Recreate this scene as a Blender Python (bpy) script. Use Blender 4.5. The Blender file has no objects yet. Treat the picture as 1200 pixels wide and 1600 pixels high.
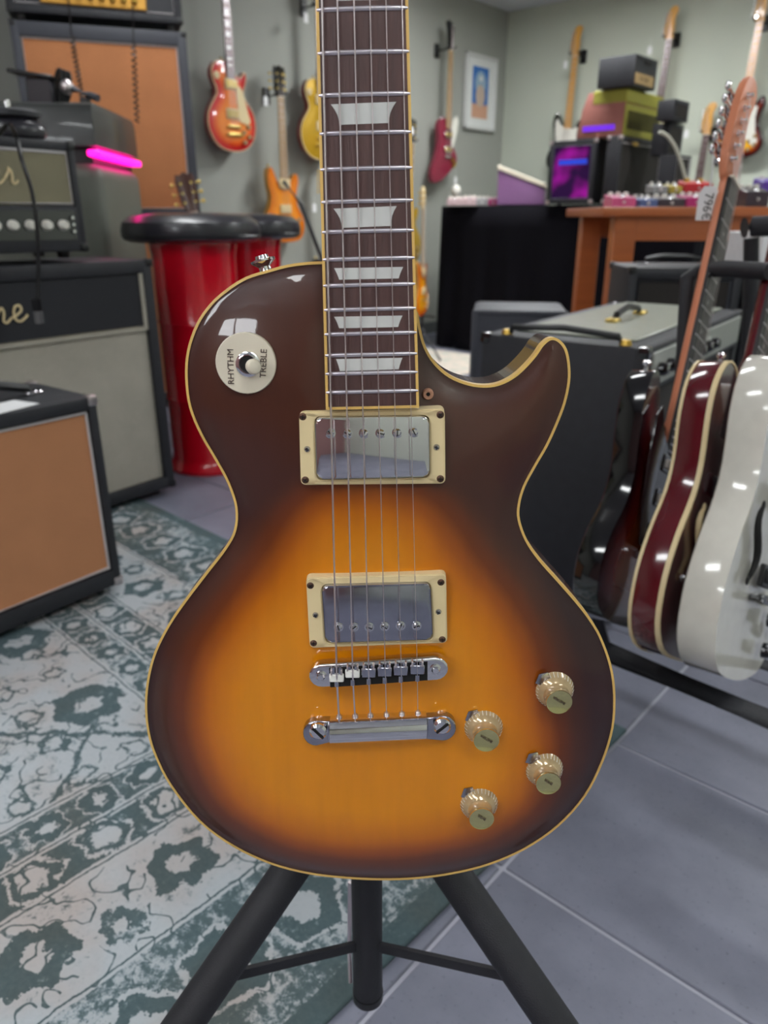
import bpy, bmesh, math, random
from mathutils import Vector, Matrix
from mathutils.geometry import delaunay_2d_cdt
sc = bpy.context.scene
C = sc.collection
R = math.radians
rnd = random.Random(7)

# ------------------------------------------------------------------ camera
F_PX = 1165.0                      # focal length in pixels of the 1200x1600 frame
TH = R(21.5)                       # the camera looks down by this much
CT, ST = math.cos(TH), math.sin(TH)
CAMH = 0.88
cd = bpy.data.cameras.new('camera'); cam = bpy.data.objects.new('camera', cd); C.objects.link(cam)
cam.location = (0, 0, CAMH); cam.rotation_euler = (R(90)-TH, 0, 0)
cd.sensor_fit = 'VERTICAL'; cd.sensor_height = 36; cd.sensor_width = 27
cd.lens = F_PX/1600*36; cd.clip_start = 0.01
cd.dof.use_dof = True; cd.dof.focus_distance = 0.485; cd.dof.aperture_fstop = 8.2
sc.camera = cam

# ------------------------------------------------------------------ world, exposure
w = bpy.data.worlds.new('world'); sc.world = w; w.use_nodes = True
w.node_tree.nodes['Background'].inputs[0].default_value = (0.93, 0.97, 1.0, 1)
w.node_tree.nodes['Background'].inputs[1].default_value = 7.0
vs = sc.view_settings; vs.view_transform = 'Standard'; vs.look = 'None'; vs.gamma = 1
vs.use_curve_mapping = False; vs.exposure = 1.25

# room directions found from the floor joints and the wall corner
AZ = R(41.6)
DB = Vector((math.sin(AZ), math.cos(AZ), 0))        # along the left wall, away
DA = Vector((-math.cos(AZ), math.sin(AZ), 0))       # along the right wall, to the left and away
CORN = Vector((0.99, 6.95, 0)); HC = 2.4
LEN_L, LEN_R = 8.6, 5.6

def ray(px, py):
    u, v = px-600.0, 800.0-py
    return Vector((u, F_PX*CT+v*ST, v*CT-F_PX*ST))
def atY(px, py, Y):
    d = ray(px, py); k = Y/d.y; return Vector((d.x*k, Y, CAMH+d.z*k))
def atZ(px, py, Z):
    d = ray(px, py); k = (Z-CAMH)/d.z; return Vector((d.x*k, d.y*k, Z))
def atPlane(px, py, p0, n):
    d = ray(px, py); o = Vector((0, 0, CAMH)); k = (p0-o).dot(n)/d.dot(n); return o+d*k
NL = Vector((math.cos(AZ), -math.sin(AZ), 0))       # left wall's normal into the room
NR = Vector((-math.sin(AZ), -math.cos(AZ), 0))      # right wall's normal
def onL(px, py, off=0.0): return atPlane(px, py, CORN+NL*off, NL)
def onR(px, py, off=0.0): return atPlane(px, py, CORN+NR*off, NR)
ROTL = R(90)-AZ; ROTR = -AZ

# ------------------------------------------------------------------ materials
def s2l(c):
    def f(x):
        x /= 255.0
        return x/12.92 if x <= 0.04045 else ((x+0.055)/1.055)**2.4
    return (f(c[0]), f(c[1]), f(c[2]), 1)
def newmat(name):
    m = bpy.data.materials.new(name); m.use_nodes = True
    nt = m.node_tree; return m, nt, nt.nodes['Principled BSDF']
def mat(name, col, rough=0.5, metal=0.0, coat=0.0, var=0.06, nscale=40, bump=0.0, bscale=200, emit=None, estr=0, trans=0.0, stretch=None, spec=None):
    m, nt, b = newmat(name); c = s2l(col)
    b.inputs['Roughness'].default_value = rough; b.inputs['Metallic'].default_value = metal
    b.inputs['Coat Weight'].default_value = coat; b.inputs['Coat Roughness'].default_value = 0.06
    b.inputs['Transmission Weight'].default_value = trans
    if spec is not None: b.inputs['Specular IOR Level'].default_value = spec
    tc = nt.nodes.new('ShaderNodeTexCoord'); mp = nt.nodes.new('ShaderNodeMapping')
    nt.links.new(tc.outputs['Object'], mp.inputs[0])
    if stretch: mp.inputs['Scale'].default_value = stretch
    no = nt.nodes.new('ShaderNodeTexNoise'); no.inputs['Scale'].default_value = nscale
    no.inputs['Detail'].default_value = 4
    nt.links.new(mp.outputs[0], no.inputs['Vector'])
    mx = nt.nodes.new('ShaderNodeMix'); mx.data_type = 'RGBA'
    mx.inputs[6].default_value = [x*(1-var*1.6) for x in c[:3]]+[1]
    mx.inputs[7].default_value = [min(1, x*(1+var*1.6)) for x in c[:3]]+[1]
    nt.links.new(no.outputs[0], mx.inputs[0]); nt.links.new(mx.outputs[2], b.inputs['Base Color'])
    if bump:
        n2 = nt.nodes.new('ShaderNodeTexNoise'); n2.inputs['Scale'].default_value = bscale
        nt.links.new(mp.outputs[0], n2.inputs['Vector'])
        bp = nt.nodes.new('ShaderNodeBump'); bp.inputs['Strength'].default_value = bump; bp.inputs['Distance'].default_value = 0.002
        nt.links.new(n2.outputs[0], bp.inputs['Height']); nt.links.new(bp.outputs[0], b.inputs['Normal'])
    if emit:
        b.inputs['Emission Color'].default_value = s2l(emit); b.inputs['Emission Strength'].default_value = estr
    return m
def weave(name, ca, cb, scale, rough=0.8):
    m, nt, b = newmat(name); b.inputs['Roughness'].default_value = rough
    tc = nt.nodes.new('ShaderNodeTexCoord')
    ch = nt.nodes.new('ShaderNodeTexBrick'); ch.inputs['Scale'].default_value = scale
    ch.inputs['Color1'].default_value = s2l(ca); ch.inputs['Color2'].default_value = s2l([x*0.93 for x in ca]); ch.inputs['Mortar'].default_value = s2l(cb)
    ch.inputs['Mortar Size'].default_value = 0.03
    sp = nt.nodes.new('ShaderNodeSeparateXYZ'); cm = nt.nodes.new('ShaderNodeCombineXYZ')
    nt.links.new(tc.outputs['Object'], sp.inputs[0]); nt.links.new(sp.outputs[0], cm.inputs[0]); nt.links.new(sp.outputs[2], cm.inputs[1])
    nt.links.new(cm.outputs[0], ch.inputs['Vector']); 
    no = nt.nodes.new('ShaderNodeTexNoise'); no.inputs['Scale'].default_value = 9; nt.links.new(tc.outputs['Object'], no.inputs['Vector'])
    mx = nt.nodes.new('ShaderNodeMix'); mx.data_type = 'RGBA'; mx.blend_type = 'MULTIPLY'; mx.inputs[0].default_value = 0.25
    nt.links.new(ch.outputs['Color'], mx.inputs[6]); nt.links.new(no.outputs[0], mx.inputs[7]); nt.links.new(mx.outputs[2], b.inputs['Base Color'])
    return m
def burst(name, stops, rough=0.25, coat=0.6, grain=0.12):
    """lacquer whose colour follows the sprayed-on burst stored with the body mesh"""
    m, nt, b = newmat(name); b.inputs['Roughness'].default_value = rough; b.inputs['Coat Weight'].default_value = coat
    b.inputs['Coat Roughness'].default_value = 0.03; b.inputs['Specular IOR Level'].default_value = 0.25
    at = nt.nodes.new('ShaderNodeAttribute'); at.attribute_name = 'burst'
    r = nt.nodes.new('ShaderNodeValToRGB'); e = r.color_ramp.elements
    while len(e) < len(stops): e.new(0.5)
    for i, (p, c) in enumerate(stops): e[i].position = p; e[i].color = s2l(c)
    tc = nt.nodes.new('ShaderNodeTexCoord'); mp = nt.nodes.new('ShaderNodeMapping'); mp.inputs['Scale'].default_value = (60, 60, 6)
    no = nt.nodes.new('ShaderNodeTexNoise'); no.inputs['Scale'].default_value = 1.6; no.inputs['Detail'].default_value = 6
    n3 = nt.nodes.new('ShaderNodeTexNoise'); n3.inputs['Scale'].default_value = 9
    nt.links.new(tc.outputs['Object'], mp.inputs[0]); nt.links.new(mp.outputs[0], no.inputs['Vector']); nt.links.new(tc.outputs['Object'], n3.inputs['Vector'])
    ad = nt.nodes.new('ShaderNodeMath'); ad.operation = 'MULTIPLY_ADD'; ad.inputs[1].default_value = 0.16; 
    su = nt.nodes.new('ShaderNodeMath'); su.operation = 'SUBTRACT'; su.inputs[1].default_value = 0.08
    nt.links.new(n3.outputs[0], ad.inputs[0]); nt.links.new(at.outputs['Fac'], ad.inputs[2]); nt.links.new(ad.outputs[0], su.inputs[0]); nt.links.new(su.outputs[0], r.inputs[0])
    mx = nt.nodes.new('ShaderNodeMix'); mx.data_type = 'RGBA'; mx.blend_type = 'MULTIPLY'; mx.inputs[0].default_value = 1
    r2 = nt.nodes.new('ShaderNodeMapRange'); r2.inputs[3].default_value = 1-grain; r2.inputs[4].default_value = 1+grain
    nt.links.new(no.outputs[0], r2.inputs[0]); cx = nt.nodes.new('ShaderNodeCombineColor')
    for i in range(3): nt.links.new(r2.outputs[0], cx.inputs[i])
    nt.links.new(r.outputs[0], mx.inputs[6]); nt.links.new(cx.outputs[0], mx.inputs[7]); nt.links.new(mx.outputs[2], b.inputs['Base Color'])
    return m

M = {}
M['black_vinyl'] = mat('black_vinyl', (36, 37, 42), 0.55, bump=0.5, bscale=500, var=0.2)
M['grey_vinyl'] = mat('grey_vinyl', (62, 64, 72), 0.5, bump=0.4, bscale=500)
M['black_metal'] = mat('black_metal', (30, 30, 35), 0.6, bump=0.25, bscale=900, var=0.15)
M['black_plastic'] = mat('black_plastic', (20, 20, 22), 0.35)
M['black_gloss'] = mat('black_gloss', (12, 11, 14), 0.12, coat=1)
M['chrome'] = mat('chrome', (232, 230, 232), 0.06, metal=1, var=0.03, nscale=90)
M['chrome_worn'] = mat('chrome_worn', (175, 175, 185), 0.16, metal=1, var=0.25, nscale=70)
M['steel'] = mat('steel', (225, 214, 214), 0.35, metal=1)
M['fret_wire'] = mat('fret_wire', (215, 208, 215), 0.28, metal=0.9)
M['gold'] = mat('gold', (214, 188, 110), 0.28, metal=0.9)
M['brass'] = mat('brass', (200, 165, 80), 0.35, metal=0.9)
M['cream'] = mat('cream', (226, 205, 158), 0.38, var=0.05, nscale=15)
M['binding'] = mat('binding', (216, 176, 98), 0.35, var=0.08, nscale=20)
M['white_plastic'] = mat('white_plastic', (225, 222, 212), 0.35)
M['ivory'] = mat('ivory', (216, 206, 186), 0.35)
M['saddle'] = mat('saddle', (235, 233, 226), 0.4)
M['pearl'] = mat('pearl', (200, 200, 197), 0.3, var=0.08, nscale=60)
M['rosewood'] = mat('rosewood', (74, 46, 43), 0.5, var=0.35, nscale=1.0, stretch=(260, 260, 14), bump=0.2, bscale=2)
M['maple'] = mat('maple', (214, 158, 74), 0.35, coat=0.3, var=0.1, nscale=3, stretch=(30, 30, 3))
M['maple_dull'] = mat('maple_dull', (212, 132, 96), 0.45, var=0.06, nscale=3, stretch=(30, 30, 3))
M['mahogany'] = mat('mahogany', (70, 34, 24), 0.25, coat=0.6, var=0.15, nscale=2, stretch=(30, 30, 4))
M['ebony'] = mat('ebony', (34, 28, 28), 0.4)
M['screw'] = mat('screw', (92, 66, 52), 0.45, metal=0.6)
M['dark_hole'] = mat('dark_hole', (10, 8, 8), 0.8)
M['ink'] = mat('ink', (70, 52, 46), 0.6)
M['knob_clear'] = mat('knob_clear', (190, 164, 122), 0.18, coat=1, var=0.25, nscale=150, metal=0.25)
M['knob_gold'] = mat('knob_gold', (205, 196, 135), 0.14, metal=0.85, coat=1)
M['orange_wood'] = mat('orange_wood', (176, 94, 44), 0.42, coat=0.2, var=0.14, nscale=2, stretch=(2, 20, 20))
M['red_drum'] = mat('red_drum', (214, 6, 34), 0.2, coat=0.8, var=0.05)
M['leather'] = mat('leather', (36, 35, 42), 0.33, coat=0.25, bump=0.2, bscale=120)
M['cloth_black'] = mat('cloth_black', (16, 15, 20), 0.95, spec=0.1)
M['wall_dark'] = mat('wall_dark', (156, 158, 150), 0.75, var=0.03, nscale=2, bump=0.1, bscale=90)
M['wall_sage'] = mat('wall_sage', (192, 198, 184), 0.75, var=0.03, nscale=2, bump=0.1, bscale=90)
M['wall_mauve'] = mat('wall_mauve', (150, 112, 110), 0.8, var=0.05, nscale=2)
M['ceiling'] = mat('ceiling', (205, 208, 215), 0.85, var=0.02)
M['skirting'] = mat('skirting', (90, 92, 92), 0.6)
M['tan_grille'] = weave('tan_grille', (214, 148, 102), (160, 106, 72), 300)
M['orange_grille'] = weave('orange_grille', (214, 140, 88), (176, 112, 70), 160)
M['silver_grille'] = weave('silver_grille', (212, 205, 188), (130, 126, 114), 110)
M['gold_grille'] = weave('gold_grille', (168, 160, 130), (84, 80, 62), 130)
M['dark_grille'] = weave('dark_grille', (44, 38, 34), (22, 20, 18), 90)
M['piping'] = mat('piping', (200, 196, 196), 0.45)
M['panel_gold'] = mat('panel_gold', (214, 160, 70), 0.4, metal=0.4)
M['panel_grey'] = mat('panel_grey', (165, 168, 160), 0.35, metal=0.3)
M['olive_tweed'] = mat('olive_tweed', (150, 146, 52), 0.6)
M['rose_vinyl'] = mat('rose_vinyl', (156, 98, 88), 0.6)
M['pink_light'] = mat('pink_light', (255, 40, 170), 0.4, emit=(255, 14, 140), estr=2.0)
M['purple_light'] = mat('purple_light', (90, 40, 160), 0.4, emit=(90, 30, 190), estr=0.5)
M['board_tan'] = mat('board_tan', (176, 146, 104), 0.45)
M['blue_light'] = mat('blue_light', (40, 80, 230), 0.4, emit=(30, 50, 200), estr=0.08)
M['paper'] = mat('paper', (226, 226, 226), 0.7)
M['mat_board'] = mat('mat_board', (222, 224, 222), 0.7)
M['frame_white'] = mat('frame_white', (205, 206, 204), 0.5)
M['purple_lit_side'] = mat('purple_lit_side', (128, 88, 132), 0.5)

# ------------------------------------------------------------------ mesh helpers
def frame_from(d):
    d = d.normalized(); a = Vector((0, 0, 1)) if abs(d.z) < 0.95 else Vector((0, 1, 0))
    x = d.cross(a).normalized(); y = x.cross(d).normalized()
    return x, y
def box(bm, c, s, rot=None, bev=0.0, seg=2):
    g = bmesh.ops.create_cube(bm, size=1.0); vs_ = g['verts']
    bmesh.ops.scale(bm, vec=s, verts=vs_)
    if bev > 0:
        ed = {e for v in vs_ for e in v.link_edges}
        r = bmesh.ops.bevel(bm, geom=list(ed), offset=bev, segments=seg, affect='EDGES', profile=0.6)
        vs_ = list({v for f in r['faces'] for v in f.verts} | {v for v in vs_ if v.is_valid})
    if rot is not None: bmesh.ops.rotate(bm, cent=(0, 0, 0), matrix=rot, verts=vs_)
    bmesh.ops.translate(bm, vec=c, verts=vs_)
    return vs_
def box2(bm, a, b, bev=0.0, seg=2):
    a, b = Vector(a), Vector(b)
    return box(bm, (a+b)/2, [abs(x) for x in (b-a)], None, bev, seg)
def cyl(bm, p0, p1, r0, r1=None, seg=16, cap=True):
    p0, p1 = Vector(p0), Vector(p1); r1 = r0 if r1 is None else r1
    x, y = frame_from(p1-p0); ra, rb = [], []
    for i in range(seg):
        a = 2*math.pi*i/seg; o = x*math.cos(a)+y*math.sin(a)
        ra.append(bm.verts.new(p0+o*r0)); rb.append(bm.verts.new(p1+o*r1))
    for i in range(seg):
        j = (i+1) % seg; bm.faces.new((ra[i], ra[j], rb[j], rb[i]))
    if cap: bm.faces.new(ra[::-1]); bm.faces.new(rb)
def tube(bm, pts, r, seg=8, closed=False):
    pts = [Vector(p) for p in pts]; n = len(pts); rings = []; prev = None
    for i, p in enumerate(pts):
        if closed: t = pts[(i+1) % n]-pts[i-1]
        else: t = pts[min(i+1, n-1)]-pts[max(i-1, 0)]
        t.normalize()
        if prev is None: x, y = frame_from(t)
        else:
            x = prev-t*prev.dot(t)
            x = x.normalized() if x.length > 1e-6 else frame_from(t)[0]
            y = t.cross(x)
        prev = x; rr = r[i] if isinstance(r, (list, tuple)) else r
        rings.append([bm.verts.new(p+(x*math.cos(2*math.pi*k/seg)+y*math.sin(2*math.pi*k/seg))*rr) for k in range(seg)])
    m = n if closed else n-1
    for i in range(m):
        a, b = rings[i], rings[(i+1) % n]
        for k in range(seg):
            l = (k+1) % seg; bm.faces.new((a[k], a[l], b[l], b[k]))
    if not closed: bm.faces.new(rings[0][::-1]); bm.faces.new(rings[-1])
def lathe(bm, prof, c=(0, 0, 0), ax=(0, 0, 1), seg=24):
    """prof: (radius, height) pairs along ax from c"""
    c = Vector(c); ax = Vector(ax).normalized(); x, y = frame_from(ax); rings = []
    for r, h in prof:
        if r < 1e-6: rings.append([bm.verts.new(c+ax*h)])
        else: rings.append([bm.verts.new(c+ax*h+(x*math.cos(2*math.pi*k/seg)+y*math.sin(2*math.pi*k/seg))*r) for k in range(seg)])
    for a, b in zip(rings, rings[1:]):
        for k in range(seg):
            l = (k+1) % seg
            if len(a) == 1 and len(b) == 1: continue
            if len(a) == 1: bm.faces.new((a[0], b[l], b[k]))
            elif len(b) == 1: bm.faces.new((a[k], a[l], b[0]))
            else: bm.faces.new((a[k], a[l], b[l], b[k]))
    if len(rings[0]) > 1: bm.faces.new(rings[0][::-1])
    if len(rings[-1]) > 1: bm.faces.new(rings[-1])
def prism(bm, pts, y0, y1, bev=0.0, seg=2):
    """pts: (x, z) outline, extruded from y0 to y1"""
    a = [bm.verts.new((p[0], y0, p[1])) for p in pts]; b = [bm.verts.new((p[0], y1, p[1])) for p in pts]
    n = len(pts); fs = [bm.faces.new(a), bm.faces.new(b[::-1])]
    for i in range(n): fs.append(bm.faces.new((a[i], b[i], b[(i+1) % n], a[(i+1) % n])))
    if bev > 0:
        ed = list(fs[0].edges)+list(fs[1].edges)
        bmesh.ops.bevel(bm, geom=ed, offset=bev, segments=seg, affect='EDGES', profile=0.6)
def sphere(bm, c, r, seg=12, s=(1, 1, 1)):
    g = bmesh.ops.create_uvsphere(bm, u_segments=seg, v_segments=max(6, seg//2+2), radius=r)
    bmesh.ops.scale(bm, vec=s, verts=g['verts']); bmesh.ops.translate(bm, vec=c, verts=g['verts'])
def NB(): return bmesh.new()
def obj(name, bm, m, parent=None, smooth=True, label=None):
    bmesh.ops.recalc_face_normals(bm, faces=bm.faces)
    me = bpy.data.meshes.new(name); bm.to_mesh(me); bm.free()
    if smooth:
        me.polygons.foreach_set('use_smooth', [True]*len(me.polygons)); me.set_sharp_from_angle(angle=R(38))
    o = bpy.data.objects.new(name, me); C.objects.link(o)
    if isinstance(m, str): m = M[m]
    me.materials.append(m)
    if parent: o.parent = parent
    if label: o['label'] = label
    return o
def tag(o, label, cat, group=None):
    o['label'] = label; o['category'] = cat
    if group: o['group'] = group
    return o
def thing(name, label, cat, loc=(0, 0, 0), rz=0.0, group=None, rx=0.0):
    o = bpy.data.objects.new(name, None); C.objects.link(o); o.empty_display_size = 0.05
    o.location = loc; o.rotation_euler = (rx, 0, rz); return tag(o, label, cat, group)
def struct(name, bm, m, smooth=False):
    o = obj(name, bm, m, None, smooth); o['kind'] = 'structure'; return o
def copy_part(src, parent, loc=None, name=None):
    o = src.copy(); C.objects.link(o); o.parent = parent
    if loc is not None: o.location = loc
    return o
def copy_tree(o, parent=None):
    c = o.copy(); C.objects.link(c); c.parent = parent
    for ch in list(o.children): copy_tree(ch, c)
    return c
def crom(pts, n=5, closed=True):
    out = []; N = len(pts)
    rng = range(N) if closed else range(N-1)
    for i in rng:
        g = (lambda k: pts[k % N]) if closed else (lambda k: pts[max(0, min(N-1, k))])
        p0, p1, p2, p3 = [Vector(g(k)) for k in (i-1, i, i+1, i+2)]
        for j in range(n):
            t = j/n
            out.append(0.5*((2*p1)+(p2-p0)*t+(2*p0-5*p1+4*p2-p3)*t*t+(3*p1-p0-3*p2+p3)*t**3))
    if not closed: out.append(Vector(pts[-1]))
    return out
def text(name, body, size, m, parent, loc, rot=(R(90), 0, 0), ext=0.0002, align='CENTER'):
    cu = bpy.data.curves.new(name, 'FONT'); cu.body = body; cu.size = size; cu.extrude = ext; cu.align_x = align; cu.align_y = 'CENTER'
    t = bpy.data.objects.new(name, cu); C.objects.link(t)
    me = bpy.data.meshes.new_from_object(t); bpy.data.objects.remove(t)
    o = bpy.data.objects.new(name, me); C.objects.link(o); me.materials.append(M[m] if isinstance(m, str) else m)
    o.parent = parent; o.location = loc; o.rotation_euler = rot
    return o
# ------------------------------------------------------------------ bodies with a carved top
def pip(p, poly):
    x, y = p; ins = False; n = len(poly); j = n-1
    for i in range(n):
        xi, yi = poly[i]; xj, yj = poly[j]
        if (yi > y) != (yj > y) and x < (xj-xi)*(y-yi)/(yj-yi)+xi: ins = not ins
        j = i
    return ins
import numpy as np
def pdist(P, poly):
    """distance of points P (k,2) to closed polyline poly"""
    A = np.array(poly); B = np.roll(A, -1, 0); P = np.array(P)
    best = np.full(len(P), 1e9)
    for a, b in zip(A, B):
        ab = b-a; L = ab.dot(ab)
        if L < 1e-14: continue
        t = np.clip(((P-a) @ ab)/L, 0, 1)
        d = np.hypot(*(P-(a+t[:, None]*ab)).T); best = np.minimum(best, d)
    return best
def area2(poly):
    return sum(poly[i][0]*poly[(i+1) % len(poly)][1]-poly[(i+1) % len(poly)][0]*poly[i][1] for i in range(len(poly)))
def inset(poly, d):
    n = len(poly); s = 1 if area2(poly) > 0 else -1; out = []
    for i in range(n):
        a, b = Vector(poly[i-1]), Vector(poly[(i+1) % n]); t = (b-a).normalized()
        out.append(Vector(poly[i])+Vector((-t.y, t.x))*d*s)
    return out
def carved(name, out, depth, arch, m, parent, step=0.006, bf=None, edge=0.0, side_mat=None, archw=0.07):
    """front faces -y; outline at y=0; arch rises towards -y; returns the object with a 'burst' attribute"""
    pts = [Vector(p) for p in out]; n = len(pts); edges = [(i, (i+1) % n) for i in range(n)]
    allp = list(pts)
    for d in (0.0015, 0.0035, 0.0065) if step < 0.005 else (0.003, 0.008):
        ins = inset(out, d); dd = pdist([tuple(p) for p in ins], [tuple(p) for p in out])
        for p, q in zip(ins, dd):
            if q > d*0.85 and pip(p, out): allp.append(p)
    last = 0.0065 if step < 0.005 else 0.008
    xs = [p[0] for p in out]; zs = [p[1] for p in out]; grid = []
    z = min(zs); k = 0
    while z < max(zs):
        x = min(xs)+(step/2 if k % 2 else 0)
        while x < max(xs):
            if pip((x, z), out): grid.append((x, z))
            x += step
        z += step*0.87; k += 1
    gd = pdist(grid, [tuple(p) for p in out])
    allp += [Vector(g) for g, d in zip(grid, gd) if d > last+step*0.5]
    v2, e2, f2, *_ = delaunay_2d_cdt(allp, edges, [], 1, 1e-6)
    D = pdist([tuple(v) for v in v2], [tuple(p) for p in out])
    me = bpy.data.meshes.new(name); nv = len(v2)
    def hgt(d):
        t = min(1, d/archw)
        if edge > 0: t = (1-(1-t)**2.3)*(1-math.exp(-(d/edge)**2))     # a shallow recurve, then steepest near the rim
        else: t = t*t*(3-2*t)
        return arch*t
    verts = [(v.x, -hgt(d), v.y) for v, d in zip(v2, D)]+[(p.x, depth, p.y) for p in pts]
    bidx = {}
    near = {}
    for i, v in enumerate(v2): near[(round(v.x, 6), round(v.y, 6))] = i
    oi = [near.get((round(p.x, 6), round(p.y, 6)), min(range(nv), key=lambda q: (v2[q]-p).length)) for p in pts]
    # rounded back edge ring
    ins = inset(out, 0.004); base = nv
    ring1 = [nv+i for i in range(n)]; verts[nv:] = [(p.x, depth-0.004, p.y) for p in pts]
    ring2 = [len(verts)+i for i in range(n)]; verts += [(p.x, depth, p.y) for p in ins]
    faces = [tuple(f) for f in f2]
    nf = len(faces)
    for i in range(n):
        j = (i+1) % n; faces.append((oi[i], oi[j], ring1[j], ring1[i])); faces.append((ring1[i], ring1[j], ring2[j], ring2[i]))
    faces.append(tuple(ring2))
    me.from_pydata(verts, [], faces)
    at = me.attributes.new('burst', 'FLOAT', 'POINT')
    if bf is None: bf = lambda x, z, d: min(1, d/0.075)
    vals = [bf(v.x, v.y, d) for v, d in zip(v2, D)]+[0.0]*(2*n)
    at.data.foreach_set('value', vals)
    bm = NB(); bm.from_mesh(me); bmesh.ops.recalc_face_normals(bm, faces=bm.faces); bm.to_mesh(me); bm.free()
    me.polygons.foreach_set('use_smooth', [True]*len(me.polygons)); me.set_sharp_from_angle(angle=R(50))
    me.materials.append(m)
    if side_mat:
        me.materials.append(side_mat)
        mi = [0 if i < nf else 1 for i in range(len(me.polygons))]; me.polygons.foreach_set('material_index', mi)
    o = bpy.data.objects.new(name, me); C.objects.link(o); o.parent = parent
    return o
def binding(name, out, w_, y0, y1, m, parent, over=0.0006):
    a = [Vector(p) for p in inset(out, -over)]; b = inset(out, w_); bm = NB(); n = len(a)
    A = [bm.verts.new((p.x, y0, p.y)) for p in a]; B = [bm.verts.new((p.x, y0-0.0002, p.y)) for p in b]
    A2 = [bm.verts.new((p.x, y1, p.y)) for p in a]; B2 = [bm.verts.new((p.x, y1, p.y)) for p in b]
    for i in range(n):
        j = (i+1) % n
        for q in ((A[i], A[j], B[j], B[i]), (A[i], A2[i], A2[j], A[j]), (B[i], B[j], B2[j], B2[i]), (A2[i], B2[i], B2[j], A2[j])): bm.faces.new(q)
    return obj(name, bm, m, parent)
#@@PART2
# ------------------------------------------------------------------ room shell
def RP(l, r, z=0.0): return CORN-DB*l-DA*r+Vector((0, 0, z))
T_ = 0.12
def slab(l0, l1, r0, r1, z0, z1):
    bm = NB(); vv = [bm.verts.new(RP(l, r, z)) for z in (z0, z1) for l, r in ((l0, r0), (l1, r0), (l1, r1), (l0, r1))]
    for q in ((0, 1, 2, 3), (4, 5, 6, 7), (0, 1, 5, 4), (1, 2, 6, 5), (2, 3, 7, 6), (3, 0, 4, 7)): bm.faces.new([vv[i] for i in q])
    return bm
struct('ceiling', slab(-T_, LEN_L+T_, -T_, LEN_R+T_, HC, HC+0.1), 'ceiling')
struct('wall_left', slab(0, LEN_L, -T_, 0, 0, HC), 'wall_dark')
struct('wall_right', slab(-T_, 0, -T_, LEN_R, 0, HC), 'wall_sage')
WB = (3.5, 4.6, 1.55, 2.15)          # added unseen window behind the viewer, gives the body its white highlights
for q in ((-T_, WB[0], 0, HC), (WB[1], LEN_R, 0, HC), (WB[0], WB[1], 0, WB[2]), (WB[0], WB[1], WB[3], HC)): struct('wall_back', slab(LEN_L, LEN_L+T_, *q), 'wall_mauve')
wfr = NB()
def addslab(dst, *q):
    b_ = slab(*q); me_ = bpy.data.meshes.new('tmp'); b_.to_mesh(me_); b_.free(); dst.from_mesh(me_); bpy.data.meshes.remove(me_)
for q in ((WB[0], WB[0]+.05, WB[2], WB[3]), (WB[1]-.05, WB[1], WB[2], WB[3]), (WB[0], WB[1], WB[2], WB[2]+.05), (WB[0], WB[1], WB[3]-.05, WB[3]), ((WB[0]+WB[1])/2-.02, (WB[0]+WB[1])/2+.02, WB[2], WB[3])): addslab(wfr, LEN_L+.02, LEN_L+.08, *q)
win = struct('added_window', wfr, 'frame_white')
gm, nt, b = newmat('window_glass'); tr = nt.nodes.new('ShaderNodeBsdfTransparent'); gl = nt.nodes.new('ShaderNodeBsdfGlossy'); gl.inputs[1].default_value = .02; ms = nt.nodes.new('ShaderNodeMixShader'); ms.inputs[0].default_value = .06
nt.links.new(tr.outputs[0], ms.inputs[1]); nt.links.new(gl.outputs[0], ms.inputs[2]); nt.links.new(ms.outputs[0], nt.nodes['Material Output'].inputs[0])
obj('pane', slab(LEN_L+.045, LEN_L+.05, WB[0]+.04, WB[1]-.04, WB[2]+.04, WB[3]-.04), gm, win, False)
struct('wall_near', slab(-T_, LEN_L+T_, LEN_R, LEN_R+T_, 0, HC), 'wall_sage')
struct('baseboard_left', slab(0.02, LEN_L, 0, 0.015, 0, 0.09), 'skirting')
struct('baseboard_right', slab(0, 0.015, 0.02, LEN_R, 0, 0.09), 'skirting')
# ceiling lights: the shop's LED panels
def led_panel(l, r, lab, ln=1.2, wd=0.3, st=11.0):
    p = RP(l, r, HC); t = thing('ceiling_light', lab, 'ceiling light', p-Vector((0, 0, 0.04)), ROTL+R(90), 'flat panels on the ceiling')
    bm = NB(); 
    for s in (-1, 1):
        box2(bm, (-ln/2-0.015, s*wd/2-0.008, 0), (ln/2+0.015, s*wd/2+0.008, 0.038)); box2(bm, (s*ln/2-0.008, -wd/2, 0), (s*ln/2+0.008, wd/2, 0.038))
    obj('frame', bm, 'white_plastic', t, False)
    bm = NB(); box2(bm, (-ln/2+0.01, -wd/2+0.01, 0.006), (ln/2-0.01, wd/2-0.01, 0.03))
    obj('diffuser', bm, mat('led', (240, 244, 255), 0.5, emit=(246, 249, 250), estr=st), t, False)
LAMP = 6.5; FARL = 24.0
LABP = 'flat white panel light on the ceiling'
for l, r in ((1.6, 1.5), (1.6, 4.3), (4.0, 1.4), (4.0, 4.4), (6.3, 1.5), (6.9, 3.6), (6.2, 5.0), (7.9, 2.4)):
    led_panel(l, r, LABP, st=FARL if l < 3 else LAMP)

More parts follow.
